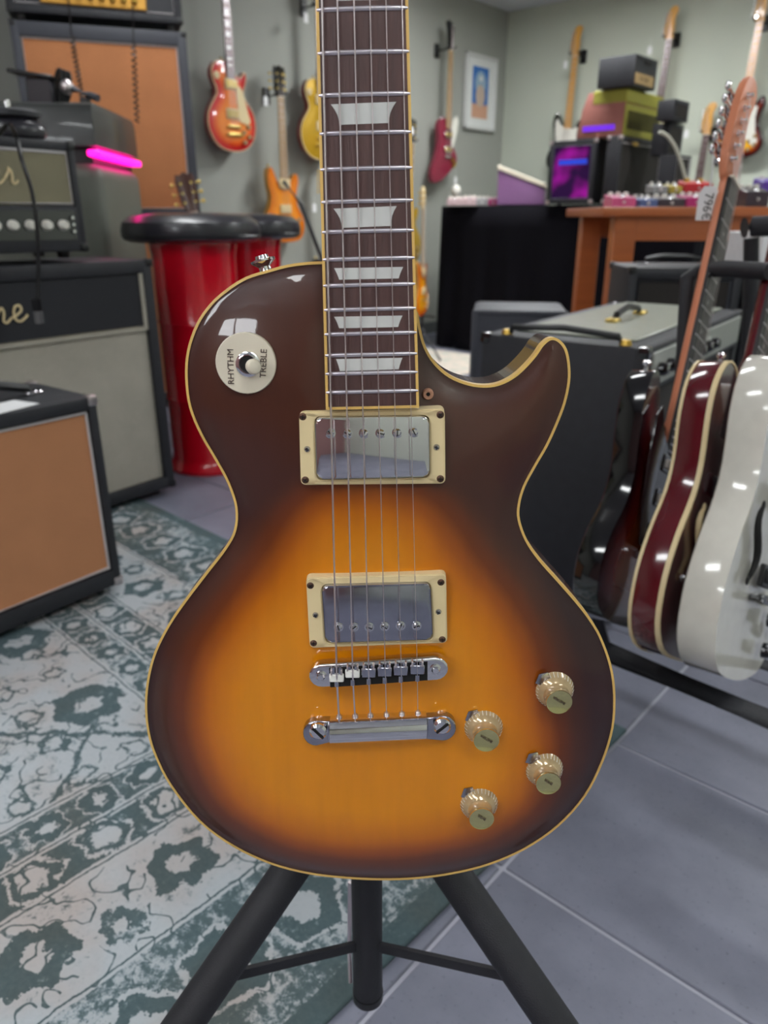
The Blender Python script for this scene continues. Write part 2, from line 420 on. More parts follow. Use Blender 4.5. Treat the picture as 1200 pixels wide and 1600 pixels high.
# ------------------------------------------------------------------ tiled floor
struct('floor', slab(-T_, LEN_L+T_, -T_, LEN_R+T_, -0.1, -0.004), mat('grout', (178, 178, 190), 0.8, var=0.08, nscale=30))
floor_o = bpy.data.objects['floor']
def tile_mat():
    m, nt, b = newmat('tile'); tc = nt.nodes.new('ShaderNodeTexCoord'); oi = nt.nodes.new('ShaderNodeObjectInfo')
    va = nt.nodes.new('ShaderNodeVectorMath'); va.operation = 'ADD'
    nt.links.new(tc.outputs['Object'], va.inputs[0]); nt.links.new(oi.outputs['Location'], va.inputs[1])
    n1 = nt.nodes.new('ShaderNodeTexNoise'); n1.inputs['Scale'].default_value = 5; n1.inputs['Detail'].default_value = 8; n1.inputs['Roughness'].default_value = 0.65
    n2 = nt.nodes.new('ShaderNodeTexNoise'); n2.inputs['Scale'].default_value = 160; n2.inputs['Detail'].default_value = 2
    for n in (n1, n2): nt.links.new(va.outputs[0], n.inputs['Vector'])
    r = nt.nodes.new('ShaderNodeValToRGB'); e = r.color_ramp.elements
    e[0].position = 0.25; e[0].color = s2l((106, 108, 122)); e[1].position = 0.75; e[1].color = s2l((136, 138, 154))
    nt.links.new(n1.outputs[0], r.inputs[0])
    r2 = nt.nodes.new('ShaderNodeValToRGB'); e = r2.color_ramp.elements; e[0].position = 0.25; e[0].color = (0.55, 0.55, 0.55, 1); e[1].position = 0.36; e[1].color = (1, 1, 1, 1)
    nt.links.new(n2.outputs[0], r2.inputs[0])
    mx = nt.nodes.new('ShaderNodeMix'); mx.data_type = 'RGBA'; mx.blend_type = 'MULTIPLY'; mx.inputs[0].default_value = 0.6
    nt.links.new(r.outputs[0], mx.inputs[6]); nt.links.new(r2.outputs[0], mx.inputs[7]); nt.links.new(mx.outputs[2], b.inputs['Base Color'])
    b.inputs['Roughness'].default_value = 0.42
    return m
TM = tile_mat(); TA, TB = 0.74, 0.371; G = 0.0035
A0, B0 = 0.416, 0.729
bm = NB(); box2(bm, (G, G, -0.01), (TA-G, TB-G, 0.0), 0.0015, 1)
bm.faces.ensure_lookup_table(); tile_me = None
lA = sorted([CORN.dot(DA)-LEN_R-T_, CORN.dot(DA)+T_]); lB = sorted([CORN.dot(DB)-LEN_L-T_, CORN.dot(DB)+T_])
cells = []
for i in range(-14, 14):
    for j in range(-30, 30):
        a, b_ = A0+i*TA, B0+j*TB
        if a+TA < lA[0] or a > lA[1] or b_+TB < lB[0] or b_ > lB[1]: continue
        c_ = DA*(a+TA/2)+DB*(b_+TB/2)
        cells.append((c_.length if c_.y > 0.2 else 50+c_.length, a, b_))
cells.sort(); first = None
rest = NB()
RA = math.atan2(DA.y, DA.x)
for n, (dd, a, b_) in enumerate(cells):
    p = DA*a+DB*(b_+TB)      # local y runs along -DB
    if n < 290:
        if first is None:
            first = obj('tile', bm, TM, floor_o, False); t = first
        else: t = first.copy(); C.objects.link(t)
        t.location = p; t.rotation_euler = (0, 0, RA)
    else:
        vv = box2(rest, (G, G, -0.01), (TA-G, TB-G, 0.0)); bmesh.ops.transform(rest, matrix=Matrix.Translation(p) @ Matrix.Rotation(RA, 4, 'Z'), verts=vv)
o = obj('distant_tiles', rest, TM, floor_o, False); o['kind'] = 'stuff'

# ------------------------------------------------------------------ rug
class E:
    """tiny node-expression helper"""
    nt = None
    def __init__(s, x): s.x = x
    @staticmethod
    def op(o, *a, clamp=False):
        n = E.nt.nodes.new('ShaderNodeMath'); n.operation = o; n.use_clamp = clamp
        for i, v in enumerate(a):
            if isinstance(v, E): E.nt.links.new(v.x, n.inputs[i])
            else: n.inputs[i].default_value = v
        return E(n.outputs[0])
    def __add__(s, o): return E.op('ADD', s, o)
    __radd__ = __add__
    def __sub__(s, o): return E.op('SUBTRACT', s, o)
    def __rsub__(s, o): return E.op('SUBTRACT', o, s)
    def __mul__(s, o): return E.op('MULTIPLY', s, o)
    __rmul__ = __mul__
    def __lt__(s, o): return E.op('LESS_THAN', s, o)
    def __gt__(s, o): return E.op('GREATER_THAN', s, o)
def between(v, a, b): return (v > a)*(v < b)
def mn(a, b): return E.op('MINIMUM', a, b)
def mxm(a, b): return E.op('MAXIMUM', a, b)
def noise(vec, sc_, det=4, rough=0.6):
    n = E.nt.nodes.new('ShaderNodeTexNoise'); n.inputs['Scale'].default_value = sc_; n.inputs['Detail'].default_value = det; n.inputs['Roughness'].default_value = rough
    E.nt.links.new(vec, n.inputs['Vector']); return E(n.outputs[0])
def rosette(u, v, pet, r1, r2, r3):
    """1 on a ring of petals, 0.0 elsewhere; also the light eye"""
    r = E.op('SQRT', u*u+v*v); th = E.op('ARCTAN2', v, u)
    q = r*(1.0+0.11*E.op('COSINE', th*pet))
    return between(q, r1, r2), between(q, r2, r3), q < r1
def rug_mat(name, half=False):
    m, nt, b = newmat(name); E.nt = nt; b.inputs['Roughness'].default_value = 0.95; b.inputs['Specular IOR Level'].default_value = 0.1
    tc = nt.nodes.new('ShaderNodeTexCoord'); sp = nt.nodes.new('ShaderNodeSeparateXYZ'); nt.links.new(tc.outputs['Object'], sp.inputs[0])
    V = tc.outputs['Object']
    w1 = noise(V, 18, 5, 0.75)-0.5; w2 = noise(V, 21, 5, 0.75)-0.5; 
    x = E(sp.outputs[0])+w1*0.055; y = E(sp.outputs[1])+w2*0.055
    d = mn(x, y); d0 = mn(E(sp.outputs[0])+w1*0.014, E(sp.outputs[1])+w2*0.014); sel = x < y; t = sel*y+(1.0-sel)*x
    N1 = noise(V, 60, 6, 0.75); N2 = noise(V, 7, 4); N3 = noise(V, 130, 3)
    def pm(v, p): return E.op('PINGPONG', v, p/2)-p/4 if False else E.op('FLOORED_MODULO', v, p)-p/2
    # how dark each band is dyed (0 pale, 1 deep green)
    base = between(d0, 0.035, 0.235)*0.62+(d0 < 0.035)*1.0+between(d0, 0.245, 0.40)*0.15+between(d0, 0.41, 0.49)*0.9+between(d0, 0.49, 0.566)*0.6+(d0 > 0.575)*0.15
    ra, rb, rc = rosette(pm(t, 0.21), d-0.325, 6, 0.02, 0.048, 0.058)
    base = mxm(base*(1.0-rb), ra*0.95)*(1.0-rc)
    ra, rb, rc = rosette(pm(t+0.1, 0.21), d-0.29, 7, 0.014, 0.03, 0.034); base = mxm(base, ra*0.7)*(1.0-rc*0.8)
    ra, rb, rc = rosette(pm(t, 0.105), d-0.45, 5, 0.022, 0.034, 0.04); base = base*(1.0-rc)*(1.0-rb)
    ra, rb, rc = rosette(pm(t+0.05, 0.085), d-0.53, 6, 0.013, 0.03, 0.034); base = mxm(base*(1.0-rb), ra)*(1.0-rc)
    ra, rb, rc = rosette(pm(t, 0.12), d-0.14, 5, 0.026, 0.05, 0.058); base = mxm(base*(1.0-rb*0.8), ra*0.9)*(1.0-rc)
    fld = d > 0.575
    ra, rb, rc = rosette(pm(x+0.04, 0.33), pm(y+0.1, 0.3), 6, 0.026, 0.062, 0.076); base = mxm(base*(1.0-rb*fld), ra*fld*0.9)*(1.0-rc*fld)
    ra, rb, rc = rosette(pm(x, 0.11), pm(y, 0.1), 5, 0.016, 0.024, 0.03); base = mxm(base, ra*fld*0.75)
    # stepped star outline in the field
    zz = E.op('FLOORED_MODULO', x+y, 0.46); z2 = E.op('FLOORED_MODULO', x-y, 0.52)
    base = mxm(base, fld*mxm(between(zz, 0.0, 0.016), between(z2, 0.0, 0.016))*0.8)
    bands = [(q, 0.007) for q in (0.24, 0.405, 0.49, 0.57)]
    for q, hw_ in bands: base = mxm(base*(1.0-between(d0, q-hw_, q+hw_)), between(d0, q-0.0016, q+0.0016)*1.0)
    for sc4, wd4 in ((24, .017),):
        N4 = noise(V, sc4, 1.5, 0.4); N5 = noise(V, 9+sc4*.1, 2)
        base = mxm(base, between(N4, .5-wd4, .5+wd4)*(N5 > .47)*0.8)
    lines = E.op('ADD', between(d0, .233, .247), between(d0, .564, .577)); v = base*0.95+(N1-0.5)*(2.4-lines*1.6)+(N2-0.5)*(1.2-lines*0.8)+0.02
    dark = E.op('MULTIPLY', E.op('SUBTRACT', v, 0.36), 3.5, clamp=True)
    dark = dark*0.85+(N3-0.5)*0.25+base*0.12
    def ramp(f, st):
        r = nt.nodes.new('ShaderNodeValToRGB'); e = r.color_ramp.elements
        while len(e) < len(st): e.new(0.5)
        for i, (p, c) in enumerate(st): e[i].position = p; e[i].color = s2l(c)
        nt.links.new(f.x, r.inputs[0]); return r.outputs[0]
    dk = ramp(dark, [(0.0, (178, 184, 188)), (0.35, (146, 157, 162)), (0.7, (106, 122, 126)), (1.0, (80, 97, 101))])
    pk = ramp(noise(V, 3.5, 3)+0.0, [(0.45, (255, 255, 255)), (0.62, (255, 236, 226))])
    mx = nt.nodes.new('ShaderNodeMix'); mx.data_type = 'RGBA'; mx.blend_type = 'MULTIPLY'; mx.inputs[0].default_value = 1
    nt.links.new(dk, mx.inputs[6]); nt.links.new(pk, mx.inputs[7]); nt.links.new(mx.outputs[2], b.inputs['Base Color'])
    bp = nt.nodes.new('ShaderNodeBump'); bp.inputs['Strength'].default_value = 0.5; bp.inputs['Distance'].default_value = 0.002
    nt.links.new(N3.x, bp.inputs['Height']); nt.links.new(bp.outputs[0], b.inputs['Normal'])
    return m
rugm = rug_mat('rug_pile')
bm = NB(); box2(bm, (0, 0, 0), (2.6, 3.0, 0.008), 0.002, 1)
rug = obj('rug', bm, rugm, None, False); rug.location = DA*0.415+DB*1.14+Vector((0, 0, 0.0002)); rug.rotation_euler = (0, 0, RA-R(2.2))
tag(rug, 'large faded grey green oriental rug under the stand and small tan amp', 'rug')
bm = NB(); box2(bm, (0, 0, 0), (1.0, 0.9, 0.008), 0.002, 1)
pale, nt, b = newmat('pale_rug'); tc = nt.nodes.new('ShaderNodeTexCoord'); no = nt.nodes.new('ShaderNodeTexNoise'); no.inputs['Scale'].default_value = 14; no.inputs['Detail'].default_value = 6
rr = nt.nodes.new('ShaderNodeValToRGB'); rr.color_ramp.elements[0].position = 0.35; rr.color_ramp.elements[0].color = s2l((196, 196, 184)); rr.color_ramp.elements[1].position = 0.6; rr.color_ramp.elements[1].color = s2l((222, 208, 194))
nt.links.new(tc.outputs['Object'], no.inputs[0]); nt.links.new(no.outputs[0], rr.inputs[0]); nt.links.new(rr.outputs[0], b.inputs['Base Color']); b.inputs['Roughness'].default_value = 0.95
r2 = obj('rug', bm, pale, None, False); r2.location = Vector((0.88, 4.93, 0.0002)); r2.rotation_euler = (0, 0, RA)
tag(r2, 'pale cream rug on the floor in front of the black draped table', 'rug')

# ------------------------------------------------------------------ the sunburst guitar in front
TILT = R(4.0)
G0 = Vector((0, 0.455, CAMH-0.2187*0.427))
EX = Vector((1, 0, 0)); EN = Vector((0, -math.cos(TILT), math.sin(TILT))); EV = Vector((0, math.sin(TILT), math.cos(TILT)))
def g(px, py, n=0.0):
    """pixel -> guitar-local point n metres in front of the binding plane"""
    p = atPlane(px, py, G0+EN*n, EN)-G0
    return Vector((p.dot(EX), -n, p.dot(EV)))
def g2(px, py, n=0.0):
    p = g(px, py, n); return Vector((p.x, p.z))
gt = thing('electric_guitar', 'large glossy tobacco sunburst guitar with cream pickup rings on the black tripod stand in front', 'guitar', G0, 0, None, -TILT)
OUT = [(503,410),(480,411),(450,415),(420,423),(385,434),(356,452),(330,475),(308,507),(294,548),(291,590),(297,636),(314,678),(336,716),(357,755),(369,793),(367,828),(352,857),(322,896),(290,938),(264,976),(243,1018),(232,1058),(228,1101),(232,1144),(243,1180),(267,1227),(312,1283),(365,1322),(423,1349),(480,1364),(535,1371),(595,1374),(652,1372),(710,1364),(765,1350),(820,1326),(872,1290),(914,1243),(941,1190),(957,1137),(960,1085),(954,1040),(938,995),(920,965),(899,938),(871,906),(842,873),(822,843),(811,812),(811,788),(819,760),(836,728),(854,697),(870,662),(882,630),(889,597),(889,570),(884,546),(873,532),(860,529),(847,539),(836,555),(820,573),(803,588),(782,599),(760,603),(733,600),(703,588),(679,567),(664,542),(656,514),(652,490),(650,455),(648,430),(600,425),(550,425)]
outl = [g2(*p) for p in OUT]
sm = crom(outl[:-4], 4, closed=False); out_full = [Vector(p) for p in sm]+[g2(640, 470), g2(600, 470), g2(540, 420)]
if area2(out_full) < 0: out_full.reverse()
AMB = [(500,790),(540,776),(580,770),(620,774),(660,792),(690,822),(715,860),(745,900),(778,938),(805,982),(822,1032),(838,1090),(848,1148),(840,1202),(806,1254),(756,1288),(690,1308),(600,1318),(510,1313),(436,1292),(376,1256),(336,1200),(314,1146),(310,1090),(322,1034),(346,988),(380,944),(418,896),(450,852),(474,815)]
amb = [tuple(p) for p in crom([g2(*p) for p in AMB], 2)]
def bf_main(x, z, d):
    q = pdist([(x, z)], amb)[0]; q = q if pip((x, z), amb) else -q
    up_ = max(0.0, min(1.0, (z+0.16)/0.16))                 # the upper half is sprayed a warmer brown
    return max(0.02+0.17*up_*min(1, .45+d/0.03), min(1.0, 0.5+q/0.075))
burst_m = burst('tobacco_burst', [(0.0, (44, 24, 26)), (0.2, (74, 38, 24)), (0.36, (104, 46, 10)), (0.5, (152, 76, 6)), (0.62, (186, 102, 2)), (0.85, (210, 126, 4)), (1.0, (216, 134, 8))], 0.35, 0.8)
carved('body', out_full, 0.046, 0.0125, burst_m, gt, 0.0042, bf_main, side_mat=M['mahogany'], archw=0.085, edge=0.006)
binding('body_binding', out_full, 0.0010, -0.0004, 0.0068, 'binding', gt)
# pickups
def quad_frame(name, cs, n, depth, m, holes=None):
    """outer corners cs (pixels at height n) with an inner hole"""
def rounded_poly(cs, r, k=4):
    out = []; n = len(cs)
    for i in range(n):
        a, b_, c_ = Vector(cs[i-1]), Vector(cs[i]), Vector(cs[(i+1) % n]); u = (a-b_).normalized()*r; v = (c_-b_).normalized()*r
        for j in range(k+1):
            t = j/k; out.append(b_+u*(1-t)**2+v*t**2)
    return out
def ring_plate(name, outer, inner, n, depth, m, parent, bev=0.0008):
    """frame between two equally long outlines"""
    bm = NB(); k = len(outer)
    A = [bm.verts.new((p[0], -n, p[1])) for p in outer]; B = [bm.verts.new((p[0], -n, p[1])) for p in inner]
    A1 = [bm.verts.new((p[0], -n+depth, p[1])) for p in inset(outer, -0.0006)]; B1 = [bm.verts.new((p[0], -n+depth, p[1])) for p in inner]
    for i in range(k):
        j = (i+1) % k
        bm.faces.new((A[i], A[j], B[j], B[i])); bm.faces.new((A[i], A1[i], A1[j], A[j])); bm.faces.new((B[i], B[j], B1[j], B1[i]))
    ed = [e for e in bm.edges if len(e.link_faces) == 2 and all(abs(v.co.y+n) < 1e-7 for v in e.verts) and any(abs(f.normal.y) < 0.5 for f in e.link_faces)]
    bmesh.ops.recalc_face_normals(bm, faces=bm.faces)
    bmesh.ops.bevel(bm, geom=[e for e in ed if e.is_valid], offset=bev, segments=2, affect='EDGES')
    return obj(name, bm, m, parent)
def screw(name, px, py, n, r, m, parent, cross=True, dome=0.0008, ang=0.5, local=None):
    p = g(px, py, n) if local is None else local
    bm = NB(); lathe(bm, [(0, dome), (r*0.6, dome*0.8), (r, 0), (r, -0.002)], (0, 0, 0), (0, -1, 0), 16)
    o = obj(name, bm, m, parent); o.location = p
    bm = NB(); w_ = r*0.22
    for k in range(2 if cross else 1):
        box(bm, (0, -dome*1.0-0.0001, 0), (r*1.3, 0.0004, w_), Matrix.Rotation(ang+k*R(90), 3, 'Y'))
    s = obj('slot', bm, 'dark_hole', o, False)
    return o
def pickup(cs, hs, n, poles, pr, cornerscrews, sidescrews, smc, lab):
    """cs outer ring corners, hs cover corners, in pixels, clockwise from top left"""
    o4 = [g2(*p, n) for p in cs]; h4 = [g2(*p, n) for p in hs]
    ro = rounded_poly(o4, 0.0035, 4); rh = rounded_poly([Vector(p) for p in inset(h4, -0.0009)], 0.004, 4)
    ring = ring_plate('pickup_ring', ro, rh, n, 0.012, 'cream', gt)
    cv = [g2(*p, n+0.0035) for p in hs]; cvr = rounded_poly(cv, 0.004, 4)
    bm = NB(); prism(bm, [tuple(p) for p in cvr], -(n+0.0035), -(n-0.009), 0.0018, 3)
    co = obj('pickup_cover', bm, smc, gt)
    for (px, py) in poles:
        bm = NB(); r = 0.0024; lathe(bm, [(0, 0.0012), (r*0.7, 0.001), (r, 0.0002), (r, -0.002)], (0, 0, 0), (0, -1, 0), 14)
        lathe(bm, [(r*1.35, -0.0002), (r*1.35, 0.0001), (r*1.05, 0.0002)], (0, 0, 0), (0, -1, 0), 14)
        o = obj('pole_piece', bm, 'chrome', co); o.location = g(px, py, n+0.0037)
    bm = NB()
    for (px, py) in poles:
        p = g(px, py, n+0.0037); box(bm, (p.x, p.y-0.0012, p.z), (0.004, 0.0004, 0.0006), Matrix.Rotation(rnd.uniform(0, 3), 3, 'Y'))
    obj('pole_slots', bm, 'dark_hole', co, False)
    for (px, py) in cornerscrews: screw('ring_screw', px, py, n, 0.0023, 'screw', ring, ang=rnd.uniform(0, 1.5))
    for (px, py) in sidescrews: screw('height_screw', px, py, n, 0.002, 'chrome_worn', ring, ang=rnd.uniform(0, 1.5), dome=0.0015)
pickup([(467,644),(695,639),(696,756),(470,758)], [(492,653),(670,651),(671,745),(495,749)], 0.0165,
       [(516,677),(543,677),(569,677),(595,677),(621,676),(647,675)], 3,
       [(473,651),(688,648),(688,748),(477,750)], [(480,702),(682,699)], 'chrome', '')
pickup([(478,903),(697,897),(699,1005),(484,1013)], [(503,916),(672,912),(676,999),(509,1004)], 0.0185,
       [(529,980),(553,980),(577,980),(601,979),(626,978),(651,978)], 3,
       [(485,915),(689,910),(691,999),(490,1005)], [(493,961),(685,956)], 'chrome_worn', '')
# bridge
def plate_poly(pts, n0, n1, bev, name, m, parent, seg=3):
    """outline given in pixels at height n1, thickness down to n0"""
    bm = NB(); prism(bm, [tuple(g2(*p, n1)) for p in pts], -n1, -n0, bev, seg); return obj(name, bm, m, parent)
def stadium(pa, pb, r, n, k=8):
    a, b_ = g2(*pa, n), g2(*pb, n); d = (b_-a).normalized(); nn = Vector((-d.y, d.x)); out = []
    for i in range(k+1):
        t = math.pi*i/k; out.append(a+nn*r*math.cos(t)-d*r*math.sin(t))
    for i in range(k+1):
        t = math.pi*i/k; out.append(b_-nn*r*math.cos(t)+d*r*math.sin(t))
    return out
NBR = 0.026
br = obj('bridge', (lambda bm: (prism(bm, [tuple(p) for p in stadium((502, 1057), (681, 1046), 0.0083, NBR)], -NBR, -NBR+0.009, 0.0015, 3), bm)[1])(NB()), 'chrome', gt)
bm = NB(); prism(bm, [tuple(g2(*p, NBR+0.0004)) for p in [(514,1044),(668,1034),(668,1063),(516,1074)]], -NBR-0.0004, -NBR+0.001); obj('saddle_well', bm, 'dark_hole', br, False)
SADX = [(526,1),(551,1),(576,0),(601,0),(626,0),(652,0)]
for i, (x, wht) in enumerate(SADX):
    yy = 1058-(x-515)*0.066
    yo = 1 if i == 0 else -4
    bm = NB(); c = g(x, yy+yo, NBR+0.001); box(bm, (0, 0, 0), (0.0095, 0.004, 0.0055 if wht else 0.0068), None, 0.0006, 1)
    o = obj('saddle', bm, 'saddle' if wht else 'chrome_worn', br, True, 'white saddle' if wht else None); o.location = c
    bm = NB()
    for s in (-1, 1):
        q = g(x+s*5, yy-10, NBR+0.0008); box(bm, q-c, (0.0018, 0.0024, 0.005))
    q = g(x, yy+9, NBR+0.001); cyl(bm, (q-c)+Vector((0, 0, 0.002)), (q-c)-Vector((0, 0, 0.0025)), 0.0017, seg=10)
    obj('saddle_screw', bm, 'chrome_worn', o, True)
    bm = NB()
    for s in (-1, 1): box(bm, (s*0.0033, -0.0003, 0.0046), (0.0012, 0.005, 0.0036), None, 0.0003, 1)
    obj('saddle_fork', bm, 'steel', o, False)
for (px, py) in ((501, 1058), (681, 1047)):
    bm = NB(); p = g(px, py, NBR+0.001)
    lathe(bm, [(0, 0.0014), (0.002, 0.0012), (0.0028, 0.0002), (0.0038, 0.0), (0.0038, -0.002)], p, (0, -1, 0), 18)
    lathe(bm, [(0.0032, -0.008), (0.0032, -NBR+0.008)], p, (0, -1, 0), 12)
    obj('bridge_post', bm, 'chrome', br)
# stop tailpiece: a rounded bar with lugs and two slotted studs
NTP = 0.022
tp = NB(); a, b_ = g(516, 1142, NTP-0.004), g(666, 1135, NTP-0.004)
ax = (b_-a).normalized(); up = Vector((0, 0, 1)); rr = 0.0072
secs = [(-0.002, 0.9), (0.0, 1.0), (1.0, 1.0), (1.002, 0.9)]
prof = [(-math.cos(t)*1.0, math.sin(t)) for t in [math.pi*i/14 for i in range(15)]]
rings = []
for t, s in secs:
    c = a+(b_-a)*t; ring = []
    for (pz, pn) in prof: ring.append(tp.verts.new(c+Vector((0, -pn*0.0075*s, pz*0.0092*s))))
    ring.append(tp.verts.new(c+Vector((0, 0.006, 0.0085*s)))); ring.append(tp.verts.new(c+Vector((0, 0.006, -0.0085*s))))
    rings.append(ring)
for q, r_ in zip(rings, rings[1:]):
    k = len(q)
    for i in range(k): tp.faces.new((q[i], q[(i+1) % k], r_[(i+1) % k], r_[i]))
tp.faces.new(rings[0]); tp.faces.new(rings[-1][::-1])
tpo = obj('tailpiece', tp, 'chrome', gt)
for (px, py, s) in ((496, 1143, -1), (690, 1135, 1)):
    bm = NB(); c = g(px, py, NTP-0.006)
    lug = []
    for i in range(13):
        t = math.pi*i/12; lug.append((c.x+s*(0.001+0.0088*math.sin(t)), c.z+0.0098*math.cos(t)))
    q = g(516 if s < 0 else 666, 1140 if s < 0 else 1135, NTP-0.006); lug += [(q.x, q.z-0.0085), (q.x, q.z+0.0085)]
    prism(bm, lug, -(NTP-0.003), -(NTP-0.013), 0.0015, 3); obj('lug', bm, 'chrome_worn', tpo)
    bm = NB(); p = g(px+1, py+1, NTP+0.002)
    lathe(bm, [(0, 0.0015), (0.0045, 0.0012), (0.0060, -0.0004), (0.0060, -0.002), (0.0045, -0.003), (0.0045, -0.008), (0.0056, -0.010), (0.0056, -NTP+0.008)], p, (0, -1, 0), 24)
    st = obj('stud', bm, 'chrome', tpo)
    bm = NB(); box(bm, p+Vector((0, -0.0016, 0)), (0.0105, 0.0006, 0.0017), Matrix.Rotation(R(48 if s < 0 else -42), 3, 'Y')); obj('slot', bm, 'dark_hole', st, False)
# fretboard plane: its own tilt
FBP = G0+EN*0.0225; FBN = Vector((0, -math.cos(R(8.0)), math.sin(R(8.0)))); FBU = Vector((0, math.sin(R(8.0)), math.cos(R(8.0))))
GI = Matrix.Rotation(TILT, 3, 'X')          # world vector -> guitar-local vector
def fb(px, py, n=0.0): return GI @ (atPlane(px, py, FBP+FBN*n, FBN)-G0)
NF = GI @ FBN; UF = GI @ FBU
bl0, br0, bl1, br1 = fb(509, 641), fb(655, 637), fb(493, 0), fb(638, 0)
mid0, mid1 = (bl0+br0)/2, (bl1+br1)/2
w0, w1_ = (br0-bl0).length, (br1-bl1).length
AXN = (mid1-mid0).normalized(); XN = AXN.cross(NF).normalized()
if XN.x < 0: XN = -XN
L01 = (mid1-mid0).length
def N_(s, x, n=0.0):
    """s metres up the board from its body end, x across, n above it"""
    return mid0+AXN*s+XN*x+NF*n
def halfw(s): return (w0+(w1_-w0)*s/L01)/2
FR_PX = {22: 612, 21: 583, 20: 554, 19: 521, 18: 483, 17: 445, 16: 404, 15: 361, 14: 314, 13: 263, 12: 207, 11: 147, 10: 81, 9: 13}
FR_S = {k: (fb(575, y)-mid0).dot(AXN) for k, y in FR_PX.items()}
scl = (FR_S[9]-FR_S[22])/(2**(-9/12)-2**(-22/12))
for k in range(8, -1, -1): FR_S[k] = FR_S[9]+scl*(2**(-k/12)-2**(-9/12))
NUT = FR_S[0]
def board(x0f, x1f, s0, s1, n0, n1, name, m, parent, k=24, camber=0.0007):
    """strip along the neck between fractional x positions"""
    bm = NB(); rows = []
    for i in range(k+1):
        s = s0+(s1-s0)*i/k; h = halfw(s); row = []
        for j in range(7):
            f = x0f(s, h)+(x1f(s, h)-x0f(s, h))*j/6; row.append(bm.verts.new(N_(s, f, n1-camber*(f/h)**2)))
        row += [bm.verts.new(N_(s, x1f(s, h), n0)), bm.verts.new(N_(s, x0f(s, h), n0))]
        rows.append(row)
    for a, b_ in zip(rows, rows[1:]):
        for j in range(len(a)): bm.faces.new((a[j], a[(j+1) % len(a)], b_[(j+1) % len(a)], b_[j]))
    bm.faces.new(rows[0]); bm.faces.new(rows[-1][::-1]); return obj(name, bm, m, parent)
BW = 0.0016
fbo = board(lambda s, h: -h+BW, lambda s, h: h-BW, 0.0016, NUT, -0.0055, 0, 'fretboard', 'rosewood', gt)
board(lambda s, h: -h, lambda s, h: -h+BW, 0, NUT, -0.0056, 0.0001, 'board_binding', 'binding', fbo)
board(lambda s, h: h-BW, lambda s, h: h, 0, NUT, -0.0056, 0.0001, 'board_binding', 'binding', fbo)
board(lambda s, h: -h, lambda s, h: h, 0, 0.0016, -0.0056, 0.00012, 'board_binding', 'binding', fbo, 1)
for k in range(1, 23):
    s = FR_S[k]; h = halfw(s)-0.0004; bm = NB(); rows = []
    for i in range(13):
        x = -h+2*h*i/12; e = 0.55 if i in (0, 12) else 1
        c = N_(s, x, -0.0007*(x/h)**2)
        rows.append([bm.verts.new(c+AXN*(math.cos(t)*0.00125*e)+NF*(math.sin(t)*0.0012*e-0.0001)) for t in [math.pi*j/6 for j in range(7)]])
    for a, b_ in zip(rows, rows[1:]):
        for j in range(6): bm.faces.new((a[j], a[j+1], b_[j+1], b_[j]))
    bm.faces.new(rows[0]); bm.faces.new(rows[-1][::-1]); obj('fret', bm, 'fret_wire', fbo)
INL = {21: [(525,561),(629,559),(623,577),(531,580)], 19: [(522,495),(629,493),(622,511),(530,513)], 17: [(522,419),(630,417),(623,435),(530,437)],
       15: [(521,326),(620,322),(612,353),(534,356)], 12: [(517,163),(619,159),(608,192),(530,195)]}
for k, q in INL.items():
    pts = [fb(x, y, 0.0001) for x, y in q]
    bm = NB(); a, b_, c_, d_ = pts; L, Rr, top = [], [], []
    bow = 0.0012 if k in (12, 15) else 0.0002
    ring = [a, b_]
    for t in (0.25, 0.5, 0.75): ring.append(b_+(c_-b_)*t-XN*bow*math.sin(math.pi*t))
    ring += [c_, d_]
    for t in (0.25, 0.5, 0.75): ring.append(d_+(a-d_)*t+XN*bow*math.sin(math.pi*t))
    v1 = [bm.verts.new(p) for p in ring]; v2 = [bm.verts.new(p-NF*0.0012) for p in ring]; bm.faces.new(v1); bm.faces.new(v2[::-1])
    for i in range(len(v1)): bm.faces.new((v1[i], v2[i], v2[(i+1) % len(v1)], v1[(i+1) % len(v1)]))
    obj('inlay', bm, 'pearl', fbo, False)
for k in (9, 7, 5, 3):
    s = (FR_S[k]+FR_S[k-1])/2; hh = (FR_S[k-1]-FR_S[k])*0.33; h = halfw(s)
    bm = NB(); ring = [N_(s+hh, -h*0.7, 0.0001), N_(s+hh, h*0.7, 0.0001), N_(s-hh, h*0.52, 0.0001), N_(s-hh, -h*0.52, 0.0001)]
    v1 = [bm.verts.new(p) for p in ring]; v2 = [bm.verts.new(p-NF*0.0012) for p in ring]; bm.faces.new(v1); bm.faces.new(v2[::-1])
    for i in range(4): bm.faces.new((v1[i], v2[i], v2[(i+1) % 4], v1[(i+1) % 4]))
    obj('inlay', bm, 'pearl', fbo, False)
# neck back, heel and headstock
bm = NB(); rows = []
for i in range(14):
    s = 0.03+(NUT-0.03)*i/13; h = halfw(s)-0.0005; dp = 0.020 if s > 0.12 else 0.020+0.028*(1-s/0.12)
    rows.append([bm.verts.new(N_(s, math.cos(t)*h, -0.0056-math.sin(t)*(dp-0.0056))) for t in [math.pi*j/10 for j in range(11)]])
for a, b_ in zip(rows, rows[1:]):
    for j in range(10): bm.faces.new((a[j], a[j+1], b_[j+1], b_[j]))
    bm.faces.new((a[10], a[0], b_[0], b_[10]))
bm.faces.new(rows[0]); bm.faces.new(rows[-1][::-1]); obj('neck', bm, 'mahogany', gt)
HU = (AXN*math.cos(R(15))-NF*math.sin(R(15))).normalized(); HN = (NF*math.cos(R(15))+AXN*math.sin(R(15))).normalized()
H0 = N_(NUT, 0, -0.003)
def HP(x, s, n=0): return H0+XN*x+HU*s+HN*n
